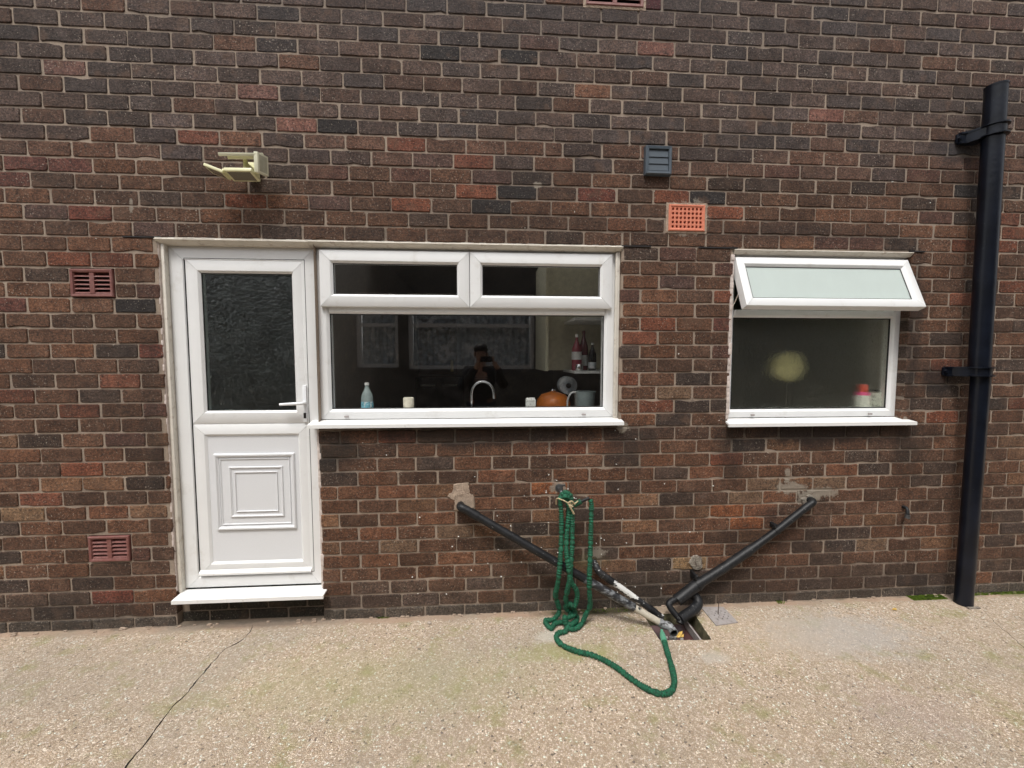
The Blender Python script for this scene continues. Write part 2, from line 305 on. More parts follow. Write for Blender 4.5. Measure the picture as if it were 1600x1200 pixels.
M['black_app'] = simple('black oven', (.012, .012, .014), .15)
M['shirt'] = simple('shirt', (.018, .018, .022), .8); M['skin'] = simple('skin', (.42, .24, .17), .5); M['hair'] = simple('hair', (.012, .009, .008), .6)
M['jeans'] = simple('dark trousers', (.02, .024, .04), .8); M['shoe'] = simple('shoes', (.03, .03, .03), .6)
M['stripe'] = simple('shirt stripes', (.50, .38, .36), .8)
M['far_brick'] = simple('neighbour brick', (.13, .125, .12), .9, var=.4, vs=8)
M['lace'] = simple('lace curtain', (.42, .48, .52), .9, var=.5, vs=14, dirt=((.90, .93, .95), 9, .50, .62))
M['tile_roof'] = simple('roof tiles', (.06, .045, .04), .9)

# ------------------------------------------------------------------ mesh helpers
class MB:
    def __init__(s): s.v = []; s.f = []; s.m = []; s.c = []
    def add(s, vs, fs, mi=0, c=None):
        o = len(s.v); s.v += [tuple(v) for v in vs]
        for f in fs: s.f.append(tuple(i+o for i in f)); s.m.append(mi); s.c.append(c)
        return s
    def box(s, x0, x1, y0, y1, z0, z1, mi=0, mat=None):
        vs = [(x, y, z) for x in (x0, x1) for y in (y0, y1) for z in (z0, z1)]
        if mat: vs = [tuple(mat @ Vector(v)) for v in vs]
        return s.add(vs, [(0, 1, 3, 2), (4, 6, 7, 5), (0, 4, 5, 1), (2, 3, 7, 6), (0, 2, 6, 4), (1, 5, 7, 3)], mi)
    def cbox(s, x0, x1, y0, y1, z0, z1, r=.003, mi=0, mat=None):
        # box with chamfered edges
        bm = bmesh.new(); bmesh.ops.create_cube(bm, size=1)
        for v in bm.verts: v.co = Vector(((x0+x1)/2+v.co.x*(x1-x0), (y0+y1)/2+v.co.y*(y1-y0), (z0+z1)/2+v.co.z*(z1-z0)))
        r = min(r, (x1-x0)*.45, (y1-y0)*.45, (z1-z0)*.45)
        bmesh.ops.bevel(bm, geom=list(bm.edges), offset=r, segments=2, profile=.6, affect='EDGES')
        bm.verts.index_update(); vs = [v.co.copy() for v in bm.verts]
        if mat: vs = [mat @ v for v in vs]
        s.add(vs, [tuple(v.index for v in f.verts) for f in bm.faces], mi); bm.free(); return s
    def tube(s, pts, rad, n=14, cap=True, mi=0, ends=None):
        pts = [Vector(p) for p in pts]; L = len(pts); rr = rad if hasattr(rad, '__len__') else [rad]*L
        ref = None; rings = []
        for i in range(L):
            t = (pts[min(i+1, L-1)]-pts[max(i-1, 0)]).normalized()
            if ref is None:
                a = Vector((0, 0, 1)) if abs(t.z) < .9 else Vector((1, 0, 0)); ref = (a - t*a.dot(t)).normalized()
            else:
                ref = (ref - t*ref.dot(t)).normalized()
            bq = t.cross(ref)
            rings.append([pts[i]+(ref*math.cos(2*math.pi*k/n)+bq*math.sin(2*math.pi*k/n))*rr[i] for k in range(n)])
        vs = [p for r_ in rings for p in r_]; fs = []
        for i in range(L-1):
            for k in range(n):
                a = i*n+k; b_ = i*n+(k+1) % n; fs.append((a, b_, b_+n, a+n))
        if cap: fs.append(tuple(range(n))[::-1]); fs.append(tuple((L-1)*n+k for k in range(n)))
        return s.add(vs, fs, mi)
    def lathe(s, prof, cx, cy, n=28, mi=0, z0=0):
        vs = []; fs = []
        for (r_, z) in prof:
            for k in range(n): vs.append((cx+r_*math.cos(2*math.pi*k/n), cy+r_*math.sin(2*math.pi*k/n), z0+z))
        for i in range(len(prof)-1):
            for k in range(n):
                a = i*n+k; b_ = i*n+(k+1) % n; fs.append((a, b_, b_+n, a+n))
        fs.append(tuple(range(n))[::-1]); fs.append(tuple((len(prof)-1)*n+k for k in range(n)))
        return s.add(vs, fs, mi)
    def build(s, name, mats, parent=None, smooth=False, angle=40):
        me = bpy.data.meshes.new(name); me.from_pydata(s.v, [], s.f)
        if not isinstance(mats, (list, tuple)): mats = [mats]
        for m_ in mats: me.materials.append(M[m_] if isinstance(m_, str) else m_)
        me.polygons.foreach_set('material_index', s.m)
        if any(c is not None for c in s.c):
            ca = me.color_attributes.new('Col', 'FLOAT_COLOR', 'CORNER'); buf = []
            for p, c in zip(me.polygons, s.c):
                c = c or (.1, .1, .1); buf += [c[0], c[1], c[2], 1]*p.loop_total
            ca.data.foreach_set('color', buf)
        bm = bmesh.new(); bm.from_mesh(me); bmesh.ops.recalc_face_normals(bm, faces=bm.faces); bm.to_mesh(me); bm.free()
        if smooth:
            me.polygons.foreach_set('use_smooth', [True]*len(me.polygons)); me.set_sharp_from_angle(angle=R(angle))
        o = bpy.data.objects.new(name, me); col.objects.link(o)
        if parent:
            o.parent = parent; o.matrix_parent_inverse = parent.matrix_basis.inverted() if parent.type == 'EMPTY' and parent.parent is None else o.matrix_parent_inverse
        return o
def tag(o, label=None, cat=None, group=None, kind=None):
    if label: o['label'] = label
    if cat: o['category'] = cat
    if group: o['group'] = group
    if kind: o['kind'] = kind
    return o
def empty(name, loc, label, cat, group=None, kind=None):
    o = bpy.data.objects.new(name, None); col.objects.link(o); o.location = loc; o.empty_display_size = .1
    return tag(o, label, cat, group, kind)
def spline(pts, step=.01):
    # Catmull-Rom resample
    P = [Vector(p) for p in pts]; P = [P[0]*2-P[1]]+P+[P[-1]*2-P[-2]]; out = []
    for i in range(1, len(P)-2):
        n = max(2, int((P[i+1]-P[i]).length/step))
        for k in range(n):
            t = k/n; a, b_, c, d = P[i-1], P[i], P[i+1], P[i+2]
            out.append(.5*((2*b_)+(-a+c)*t+(2*a-5*b_+4*c-d)*t*t+(-a+3*b_-3*c+d)*t**3))
    out.append(P[-2]); return out

# ------------------------------------------------------------------ the wall
BP = .0823; Z0 = 2.2
ROWS = {15: [0.841, 2.369, 3.446, 4.983], 14: [0.258, 0.922, 2.026, 3.536, 5.073], 13: [0.148, 1.02, 2.105, 3.448, 4.968], 12: [0.045, 0.911, 2.001, 3.54, 4.846], 11: [-0.06, 0.594, 1.023, 1.902, 3.414, 4.726], 10: [0.049, 0.927, 2.021, 3.501, 4.815], 9: [-0.072, 1.023, 1.896, 2.956, 3.145, 3.617, 4.93], 8: [0.036, 0.906, 1.993, 3.516, 4.825], 7: [-0.07, 1.003, 1.875, 3.631, 4.949], 6: [0.044, 0.923, 2.028, 2.695, 2.802, 3.714, 4.83], 5: [-0.054, 0.836, 1.95, 3.784, 5.139], 4: [-0.178, 0.706, 2.052, 3.666, 5.007], 3: [-0.05, 0.838, 1.958, 3.121, 3.997, 5.121], 2: [0.046, 0.932, 2.505, 3.893, 4.12, 5.014], 1: [-0.095, 1.023, 1.696, 2.605, 3.3, 3.412, 3.769, 4.225, 4.889], 0: [0.001, 1.344, 2.251, 3.159, 3.208, 4.12, 5.239], -1: [-0.113, 0.336, 3.384, 3.608, 5.118], -2: [0.008, 0.449, 3.27, 3.495, 3.721, 5.242], -3: [-0.115, 0.336, 3.385, 3.609, 5.128], -4: [-0.21, 0.45, 3.274, 3.499, 3.723, 5.245], -5: [-0.109, 0.333, 3.385, 3.61, 5.118], -6: [0.002, 0.444, 3.275, 3.497, 3.722, 5.242], -7: [-0.115, 0.337, 3.385, 3.611, 5.134], -8: [-0.009, 0.444, 3.277, 3.502, 3.721, 5.243], -9: [-0.106, 0.334, 3.385, 3.608, 5.149], -10: [0.004, 0.45, 3.276, 3.5, 3.723, 5.268], -11: [-0.103, 0.341, 3.385, 3.608, 5.135], -12: [0.008, 0.449, 3.275, 3.498, 3.724, 5.248], -13: [-0.114, 0.332, 3.384, 3.609, 5.142], -14: [0.016, 0.457, 1.728, 2.621, 3.281, 3.729, 5.051, 5.273], -15: [-0.097, 0.339, 1.615, 2.737, 3.869, 5.201], -16: [0.002, 0.447, 1.497, 2.617, 3.289, 4.167, 5.278], -17: [-0.113, 0.33, 1.611, 2.534, 3.206, 3.38, 4.264, 5.147], -18: [-0.002, 0.445, 1.494, 2.627, 3.301, 3.975, 4.846, 5.283], -19: [-0.098, 0.344, 1.609, 2.512, 3.415, 3.86, 4.973, 5.189], -20: [-0.01, 0.45, 1.5, 2.628, 3.519, 3.964, 4.851, 5.075], -21: [-0.107, 0.339, 1.609, 2.507, 3.414, 3.872, 4.984, 5.205], -22: [-0.012, 0.45, 1.499, 2.632, 3.264, 3.928, 4.815, 5.264], -23: [-0.107, 0.336, 1.615, 2.284, 3.391, 3.844, 4.937, 5.163], -24: [0.011, 0.464, 1.5, 2.385, 3.282, 4.187, 4.847, 5.289], -25: [-0.111, 0.341, 1.56, 2.678, 3.57, 4.029, 4.92, 5.14], -26: [0.02, 0.447, 1.849, 2.526, 3.444, 3.899, 5.008, 5.233], -27: [-0.112, 0.335, 2.224, 2.675, 4.028, 4.913]}
SPEC = [(0.167, 3.061, 's1'), (1.13, 2.988, 's1'), (1.333, 2.825, 's2'), (3.343, 3.319, 's2'), (4.378, 2.987, 's2'), (2.977, 2.499, 'r1'), (3.181, 2.336, 'o1'), (-0.071, 2.568, 'r2'), (0.151, 2.575, 'r2'), (0.241, 2.324, 'r1'), (-0.14, 2.49, 'r2'), (4.117, 2.658, 'r3'), (5.017, 2.673, 'r3'), (2.975, 3.545, 'm1'), (3.148, 3.551, 'm1'), (0.51, 1.918, 'r3'), (-0.188, 1.828, 'r2'), (0.504, 1.61, 'r1'), (0.232, 0.674, 'o1'), (-0.204, 0.678, 't1'), (2.435, 0.849, 'o1'), (2.627, 1.008, 'o1'), (2.752, 0.764, 'o2'), (1.724, 0.543, 'o1'), (1.851, 0.772, 'o1'), (3.179, 0.651, 'o1'), (3.848, 0.598, 'o2'), (3.98, 0.521, 'o2'), (3.774, 2.06, 'r3'), (3.78, 1.747, 'r2'), (3.757, 1.589, 'r3'), (3.02, 2.068, 'r3'), (4.543, 2.263, 'r3'), (4.667, 2.265, 'r3'), (5.099, 2.408, 'r3'), (1.988, 2.603, 'r3'), (1.497, 2.578, 'r3'), (2.512, 3.245, 'r4'), (2.692, 3.312, 'r4'), (5.202, 3.579, 'r4'), (5.605, 3.519, 'r4'), (5.544, 3.238, 'r4'), (0.521, 2.238, 'r4'), (0.071, 2.326, 'r4'), (1.405, 2.378, 'r4'), (1.816, -0.151, 'r4'), (3.501, 2.187, 'r3'), (2.293, 2.601, 'r4'), (2.043, 2.674, 'r4'), (4.059, 0.622, 'o1'), (4.578, 0.837, 'o1'), (4.411, 0.778, 't2'), (3.7, 0.841, 'o1'), (3.093, 1.041, 'o1'), (3.504, 1.341, 't2'), (3.216, 1.884, 'r3'), (3.409, 1.961, 'r4'), (0.485, 1.257, 'r3'), (0.407, 1.077, 'r3'), (0.308, 0.207, 'r1'), (0.387, 0.393, 'r3'), (4.18, 0.742, 't2'), (3.891, 0.667, 't2'), (5.278, 2.566, 'd1'), (2.622, 2.497, 'd1'), (3.766, 2.527, 'd1'), (0.499, 1.834, 'd1'), (2.401, 2.384, 'd1'), (2.12, 3.227, 'd1'), (2.476, 3.243, 'd1'), (1.452, 2.826, 'd1'), (3.566, 0.234, 'y1'), (2.128, 0.473, 't2'), (1.751, 0.406, 't2'), (4.736, 0.333, 't2'), (5.461, 2.694, 'r3')]
XL, XR, JT = -2.6, 9.2, 28
OPEN = [(.571, 1.399, -1, 2.195), (1.398, 3.157, 1.135, 2.195), (3.835, 4.985, 1.135, 2.195),
        (.118, .343, 1.871, 2.030), (.120, .345, .392, .547), (3.424, 3.660, 2.285, 2.452), (3.30, 3.40, 2.62, 2.74), (2.923, 3.260, 3.518, 3.672)]
PAL = {'s1': (.20, .115, .10), 's2': (.235, .120, .098), 'r1': (.17, .060, .043), 'r2': (.145, .062, .050), 'r3': (.115, .062, .049), 'r4': (.115, .072, .062),
       'm1': (.10, .025, .03), 'o1': (.185, .090, .055), 'o2': (.235, .095, .045), 't1': (.24, .16, .10), 't2': (.185, .125, .085), 'd1': (.036, .033, .034), 'y1': (.32, .22, .125)}
char = (.056, .0455, .042); dkb = (.083, .054, .041); brn = (.112, .067, .047); rdb = (.138, .062, .043); tan = (.135, .088, .060); grey = (.058, .050, .047); gbr = (.078, .062, .055)
def pick(x, z):
    if z > 2.75: w = [(grey, .45), (gbr, .40), (dkb, .13), (brn, .02)] if z+.5*noise.noise(Vector((x*.6, z*.9, 0))) > 2.85 else [(grey, .26), (gbr, .32), (dkb, .30), (brn, .11), (rdb, .01)]
    elif z > 2.2: w = [(char, .20), (dkb, .46), (brn, .27), (rdb, .07)]
    elif z > 1.1: w = [(char, .18), (dkb, .47), (brn, .28), (rdb, .07)]
    elif z > .2: w = [(char, .12), (dkb, .38), (brn, .32), (rdb, .03), (tan, .15)]
    else: w = [(dkb, .35), (gbr, .40), (char, .10), (brn, .15)]
    t = rnd.random(); acc = 0
    for c, p in w:
        acc += p
        if t <= acc: break
    k = rnd.uniform(.76, 1.22)
    k2 = rnd.uniform(.94, 1.06)
    return (c[0]*k*k2*(1.25+.10*(z > 2.6)), c[1]*k*(1.11+.14*(z > 2.6)), c[2]*k/k2*(1.00+.25*(z > 2.6)))
def rect_sub(a, b_, cuts):
    segs = [(a, b_)]
    for c0, c1 in cuts:
        nx = []
        for s0, s1 in segs:
            if c1 <= s0 or c0 >= s1: nx.append((s0, s1)); continue
            if c0 > s0: nx.append((s0, c0))
            if c1 < s1: nx.append((c1, s1))
        segs = nx
    return segs
def brick_geo(mb, x0, x1, z0, z1, yf, yb, c):
    w, h = x1-x0, z1-z0
    nx = max(2, int(w/.028)); nz = 3; cr = rnd.uniform(.003, .007)
    P_ = []
    def edge(ax, az, bx, bz, n):
        for k in range(n):
            t = (k+.5)/n if False else k/n
            P_.append([ax+(bx-ax)*t, az+(bz-az)*t])
    c4 = [rnd.uniform(.002, .009) for _ in range(4)]
    edge(x0+c4[0], z0, x1-c4[1], z0, nx); P_.append([x1-c4[1], z0]); edge(x1, z0+c4[1], x1, z1-c4[2], nz); P_.append([x1, z1-c4[2]])
    edge(x1-c4[2], z1, x0+c4[3], z1, nx); P_.append([x0+c4[3], z1]); edge(x0, z1-c4[3], x0, z0+c4[0], nz); P_.append([x0, z0+c4[0]])
    chip = rnd.random() < .34; ci = rnd.randrange(len(P_)); cs = rnd.uniform(.004, .010)
    cx, cz = (x0+x1)/2, (z0+z1)/2
    n = len(P_); outer = []; inner = []
    ta, tb = rnd.uniform(-.006, .006), rnd.uniform(-.015, .015)
    for i, (px, pz) in enumerate(P_):
        j = .0011
        dx = rnd.uniform(-j, j); dz = rnd.uniform(-j, j)
        if chip and min((i-ci) % n, (ci-i) % n) <= 1:
            k = cs*(1 if i == ci else .6); pz += k if pz < cz else -k
        px += dx; pz += dz
        outer.append((px, pz))
        b_ = rnd.uniform(.0025, .0045)
        sx_ = 1 if px < cx else -1; sz_ = 1 if pz < cz else -1
        ex = min(abs(px-x0), abs(px-x1)) < .004; ez = min(abs(pz-z0), abs(pz-z1)) < .004
        inner.append((px+(sx_*b_ if ex or not ez else 0), pz+(sz_*b_ if ez or not ex else 0)))
    vs = [(p[0], yb, p[1]) for p in outer]+[(p[0], yf+.0035, p[1]) for p in outer]
    vs += [(p[0], yf+(p[0]-cx)*ta+(p[1]-cz)*tb, p[1]) for p in inner]
    fs = []
    for r_ in range(2):
        for i in range(n):
            a = r_*n+i; b2 = r_*n+(i+1) % n; fs.append((a, b2, b2+n, a+n))
    fs.append(tuple(2*n+i for i in range(n)))
    mb.add(vs, fs, 0, c)
wall = MB()
for j in range(-28, JT):
    zb = Z0+j*BP; zt = zb+BP
    if j in ROWS: an = ROWS[j]
    else:
        an = [(.1 if j % 2 else .2125)]
    J = [an[0]]
    while J[0] > XL: J.insert(0, J[0]-.225)
    for a, b_ in zip(an, an[1:]):
        n = max(1, round((b_-a)/.225)); J += [a+(b_-a)*k/n for k in range(1, n+1)]
    while J[-1] < XR: J.append(J[-1]+.225+rnd.uniform(-.002, .002))
    for a, b_ in zip(J, J[1:]):
        jit = .003
        x0 = a+.0048+rnd.uniform(-jit, jit); x1 = b_-.0048+rnd.uniform(-jit, jit)
        z0 = zb+.0045+rnd.uniform(-.0016, .0016); z1 = zt-.0045+rnd.uniform(-.0016, .0016)
        if j == -28: continue
        if j == -27: z0 = -.03
        c = pick((x0+x1)/2, (z0+z1)/2)
        if j in (-27,): k_ = rnd.uniform(.8, 1.15); c = (.100*k_, .088*k_, .076*k_)
        for sx_, sz_, ck in SPEC:
            if x0-.006 < sx_ < x1+.006 and zb < sz_ < zt: c = tuple(v*.92 for v in PAL[ck])
        if j == -19 and abs((x0+x1)/2-.01) < .1: pass
        cuts = [(o[0]+(.0025 if oi < 3 else -.004), o[1]-(.0025 if oi < 3 else -.004)) for oi, o in enumerate(OPEN) if o[2] < (z0+z1)/2 < o[3]]
        if j == 0 and z0 < 2.2: pass
        yf = -.0085+rnd.uniform(-.0018, .0018)
        for s0, s1 in rect_sub(x0, x1, cuts):
            if s1-s0 > .022: brick_geo(wall, s0, s1, z0, z1, yf, .02 if (s0, s1) == (x0, x1) else .115, c)
# threshold bricks under the door, set back
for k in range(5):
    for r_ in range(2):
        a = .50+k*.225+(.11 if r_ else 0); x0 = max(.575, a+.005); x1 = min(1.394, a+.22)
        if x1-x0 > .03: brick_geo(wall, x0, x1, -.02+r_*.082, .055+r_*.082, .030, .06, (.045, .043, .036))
# mortar bed behind the bricks with the openings left out
xs = sorted({XL, XR} | {o[0] for o in OPEN} | {o[1] for o in OPEN}); zs = sorted({-.1, Z0+JT*BP} | {max(-.1, o[2]) for o in OPEN} | {o[3] for o in OPEN})
YM = -.0035
for a, b_ in zip(xs, xs[1:]):
    for c, d in zip(zs, zs[1:]):
        mx_, mz_ = (a+b_)/2, (c+d)/2
        if any(o[0] < mx_ < o[1] and o[2] < mz_ < o[3] for o in OPEN): continue
        wall.add([(a, YM, c), (b_, YM, c), (b_, YM, d), (a, YM, d)], [(0, 1, 2, 3)], 1)
for x0, x1, z0, z1 in OPEN[:6]:
    z0 = max(z0, -.1); D_ = .12
    wall.add([(x0, YM, z0), (x0, D_, z0), (x0, D_, z1), (x0, YM, z1)], [(0, 1, 2, 3)], 1)
    wall.add([(x1, YM, z0), (x1, D_, z0), (x1, D_, z1), (x1, YM, z1)], [(0, 1, 2, 3)], 1)
    wall.add([(x0, YM, z1), (x1, YM, z1), (x1, D_, z1), (x0, D_, z1)], [(0, 1, 2, 3)], 1)
    wall.add([(x0, YM, z0), (x1, YM, z0), (x1, D_, z0), (x0, D_, z0)], [(0, 1, 2, 3)], 1)
wall.add([(.571, .036, -.1), (1.399, .036, -.1), (1.399, .036, .2), (.571, .036, .2)], [(0, 1, 2, 3)], 1)
# solid back of the wall (with the window and door openings) and its ends
house = empty('brick_house', (2.4, 0, 0), 'brown brick house wall with white plastic back door and two white windows', 'house')
ow = wall.build('wall', ['brick', 'mortar'], house)
bk = MB(); YB = .26; OPB = OPEN[:3]
xs = sorted({XL, XR} | {o[0] for o in OPB} | {o[1] for o in OPB}); zs = sorted({-.1, Z0+JT*BP} | {max(-.1, o[2]) for o in OPB} | {o[3] for o in OPB})
for a, b_ in zip(xs, xs[1:]):
    for c, d in zip(zs, zs[1:]):
        mx_, mz_ = (a+b_)/2, (c+d)/2
        if any(o[0] < mx_ < o[1] and o[2] < mz_ < o[3] for o in OPB): continue
        bk.box(a, b_, .122, YB, c, d)
bk.build('inner_leaf', 'kitchen_wall', house)
# lintel edge showing at the bed joint over the openings
for a, b_, c, d in ((.40, .60, 2.1975, 2.2035), (3.15, 3.33, 2.1965, 2.2035), (3.62, 3.86, 2.1965, 2.203), (4.96, 5.06, 2.196, 2.204)):
    lm = MB(); lm.box(a, b_, -.0125, .03, c, d); lm.build('lintel_edge', 'steel', house)
# cement patches, irregular and slightly proud
def blobpoly(cx, cz, rx, rz, n=44, rough=.35, seed=0):
    r2 = random.Random(seed); ph = [r2.uniform(0, 6.28) for _ in range(5)]; out = []
    for k in range(n):
        t = 2*math.pi*k/n; f = 1+rough*(.5*math.sin(2*t+ph[0])+.35*math.sin(3*t+ph[1])+.3*math.sin(5*t+ph[2])+.24*r2.uniform(-1, 1))
        out.append((cx+rx*f*math.cos(t), cz+rz*f*math.sin(t)))
    return out
def patch(mb, poly, y0=-.013, y1=-.002, mi=0):
    n = len(poly); cx = sum(p[0] for p in poly)/n; cz = sum(p[1] for p in poly)/n
    vs = [(p[0], y1, p[1]) for p in poly]+[((p[0]-cx)*.93+cx, y0, (p[1]-cz)*.93+cz) for p in poly]+[((p[0]-cx)*.55+cx+rnd.uniform(-.003, .003), y0-.002, (p[1]-cz)*.55+cz) for p in poly]
    fs = []
    for r_ in range(2):
        for i in range(n): fs.append((r_*n+i, r_*n+(i+1) % n, (r_+1)*n+(i+1) % n, (r_+1)*n+i))
    fs.append(tuple(2*n+i for i in range(n))); mb.add(vs, fs, mi)
for cx, cz, rx, rz, sd, rg in ((3.66, .275, .046, .045, 5, .2), (4.375, .655, .045, .030, 2, .3)):
    pm = MB(); patch(pm, blobpoly(cx, cz, rx, rz, seed=sd, rough=rg), -.018 if sd == 5 else -.013-.0004*sd); pm.build('cement_patch', 'cement', house, smooth=True)
pq = [(2.165, .805), (2.255, .81), (2.26, .745), (2.288, .738), (2.285, .64), (2.24, .62), (2.16, .645), (2.172, .70), (2.12, .728), (2.155, .755)]; pz = []
for (a, b_), (c, d) in zip(pq, pq[1:]+pq[:1]):
    for k in range(6): pz.append((a+(c-a)*k/6+rnd.uniform(-.005, .005), b_+(d-b_)*k/6+rnd.uniform(-.004, .004)))
pm = MB(); patch(pm, pz, -.0115)
pm.build('cement_patch', 'cement_pink', house)
# splashes of paint
ps = MB(); r2 = random.Random(3)
for k in range(70):
    x = r2.gauss(2.75, .42) if k < 48 else r2.uniform(.2, 5.2); z = r2.uniform(.08, .85) if k < 48 else r2.uniform(.1, 2.9)
    if any(o[0]-.02 < x < o[1]+.02 and o[2] < z < o[3] for o in OPEN): continue
    patch(ps, blobpoly(x, z, r2.uniform(.0015, .0045), r2.uniform(.0015, .005), n=8, seed=k), -.0115, -.008)
ps.build('paint_splash', 'paint_spot', house)['kind'] = 'stuff'
# rendered dpc: loose bits of slate are left to the brick texture

# ------------------------------------------------------------------ frames
def ring(mb, x0, x1, z0, z1, prof, mi=0, gap=.0009, mat=None):
    # four mitred members, profile = [(t from the outer edge, y)]
    for side in range(4):
        vs = []
        for end in (0, 1):
            for t, y in prof:
                if side == 0: p = (x0+t+gap if not end else x1-t-gap, y, z0+t)
                elif side == 1: p = (x1-t, y, z0+t+gap if not end else z1-t-gap)
                elif side == 2: p = (x1-t-gap if not end else x0+t+gap, y, z1-t)
                else: p = (x0+t, y, z1-t-gap if not end else z0+t+gap)
                vs.append(tuple(mat @ Vector(p)) if mat else p)
        n = len(prof); fs = [(i, (i+1) % n, n+(i+1) % n, n+i) for i in range(n)]
        fs += [tuple(range(n))[::-1], tuple(n+i for i in range(n))]
        mb.add(vs, fs, mi)
def prof(w, yf, depth=.055, bead=.014, bd=.016):
    return [(0, yf+depth), (0, yf+.004), (.0012, yf+.0012), (.004, yf), (w-bead-.0015, yf), (w-bead+.001, yf+.002), (w-.002, yf+bd-.002), (w, yf+bd), (w, yf+depth)]
def gasket_and_shade(mb, x0, x1, z0, z1, y, w=.004, mat=None):
    ring(mb, x0, x1, z0, z1, [(0, y), (w, y), (w, y+.006), (0, y+.006)], 0, 0, mat)

# --- door
GAP = .0035
door = MB(); YF = .036
def dframe(mb, mi=0):
    ring(mb, .596, 1.388, .184, 2.168, prof(.084, YF, .06, .010, .012), mi)
df = MB(); dframe(df); odoor = MB()
sash = MB(); YS = .038
sx0, sx1, sz0, sz1 = .680, 1.3285, .276, 2.100
# stiles and rails: outer ring, then mid rail
ring(sash, sx0, sx1, 1.165, sz1, prof(.0775, YS, .045, .012, .014)); ring(sash, sx0, sx1, sz0, 1.2605, prof(.0775, YS, .045, .010, .010)) if False else None
# lower half: stiles and bottom rail as a ring whose top rail is hidden in the mid rail
ring(sash, sx0, sx1, sz0, 1.1645, prof(.070, YS, .045, .010, .010))
DOOR = sash
do = sash.build('door', 'upvc', house, smooth=True, angle=25); do['label'] = 'white plastic half glazed back door'
def under(o, p):
    mw = o.matrix_world.copy(); o.parent = p; return o
def sub(mb, name, mats, parent, **k):
    o = mb.build(name, mats, None, **k); o.parent = parent; return o
sub(df, 'door_frame', 'upvc', do, smooth=True, angle=25)
g = MB(); g.box(sx0+.076, sx1-.076, YS+.016, YS+.020, 1.24, sz1-.076); sub(g, 'pane', 'door_glass', do)
g = MB(); gasket_and_shade(g, sx0+.0765, sx1-.0765, 1.2415, sz1-.0765, YS+.0125); sub(g, 'seal', 'gasket', do); g = MB(); gasket_and_shade(g, sx0-.003, sx1+.003, sz0-.003, sz1+.003, YF-.0007, .003); sub(g, 'seal', 'gasket', do)  # outer dark ring stands in for the shade in the sash gap
p = MB(); p.box(sx0+.068, sx1-.068, YS+.011, YS+.02, sz0+.068, 1.098)
def mould(x0, x1, z0, z1, w, h):
    ring(p, x0, x1, z0, z1, [(0, YS+.012), (0, YS+.011-h*.5), (w*.18, YS+.011-h), (w*.5, YS+.011-h), (w*.8, YS+.011-h*.35), (w, YS+.011-h*.3), (w, YS+.012)], 0, .0002)
mould(.783, 1.235, .537, .990, .024, .012); mould(.812, 1.206, .566, .961, .008, .005); mould(.862, 1.165, .612, .912, .013, .007); mould(.893, 1.134, .643, .881, .006, .006)
sub(p, 'panel', 'panel', do, smooth=True, angle=25)
h = MB(); h.cbox(1.299, 1.322, YS-.013, YS, 1.172, 1.388, .010); h.tube([(1.3105, YS-.01, 1.286), (1.3105, YS-.045, 1.286), (1.30, YS-.052, 1.286), (1.25, YS-.052, 1.284), (1.19, YS-.050, 1.281)], [.010, .009, .009, .0085, .0075], 14)
h.cbox(1.3035, 1.3175, YS-.0145, YS-.012, 1.196, 1.228, .004, 1)
sub(h, 'handle', ['handle', 'steel'], do, smooth=True, angle=50)
wb = MB(); vs = [(.682, YS, .302), (.682, YS-.018, .288), (.682, YS-.018, .277), (.682, YS, .277), (1.318, YS, .302), (1.318, YS-.018, .288), (1.318, YS-.018, .277), (1.318, YS, .277)]
wb.add(vs, [(0, 1, 2, 3), (7, 6, 5, 4), (0, 4, 5, 1), (1, 5, 6, 2), (2, 6, 7, 3), (3, 7, 4, 0)]); sub(wb, 'weather_bar', 'cill', do)
def sill(mb, x0, x1, yb, yf, zb, zf, th, cut=.0):
    # sloping top, square nose, ends slightly splayed
    vs = []
    for x, s_ in ((x0, 1), (x1, -1)):
        vs += [(x+s_*cut, yb, zb), (x, yf, zf), (x, yf, zf-th), (x, yf+.012, zf-th), (x, yf+.012, zf-.008), (x+s_*cut, yb, zb-.012)]
    n = 6; fs = [(i, (i+1) % n, n+(i+1) % n, n+i) for i in range(n)]+[tuple(range(n))[::-1], tuple(n+i for i in range(n))]
    mb.add(vs, fs)
s_ = MB(); sill(s_, .590, 1.420, .04, -.068, .190, .183, .020); o = sub(s_, 'sill', 'cill', do)
# cover strips beside the frame
t = MB(); t.cbox(.572, .5955, .010, .05, .188, 2.172, .004); t.cbox(.583, .5975, .004, .02, .188, 2.17, .004)
t.build('cover_strip', 'upvc_cream', house, smooth=True)
t = MB()
for k in range(60):
    z = .2+k*.0335; t.cbox(.566+rnd.uniform(-.003, .001), .5745, -.004+rnd.uniform(-.002, .004), .02, z, z+.036, .003)
t.build('sealant_bead', 'sealant', house, smooth=True); t = MB()
for k in range(28):
    z = .19+k*.0335; t.cbox(1.386, 1.400+rnd.uniform(-.003, .006), -.003+rnd.uniform(-.003, .004), .04, z, z+.036, .003)
t.build('sealant_bead', 'sealant', house, smooth=True); t = MB()
for k in range(30):
    z = 1.17+k*.033; t.cbox(3.822+rnd.uniform(0, .004), 3.842+rnd.uniform(-.002, .004), -.009+rnd.uniform(-.003, .003), .035, z, z+.035, .003)
t.build('sealant_bead', 'sealant', house, smooth=True)
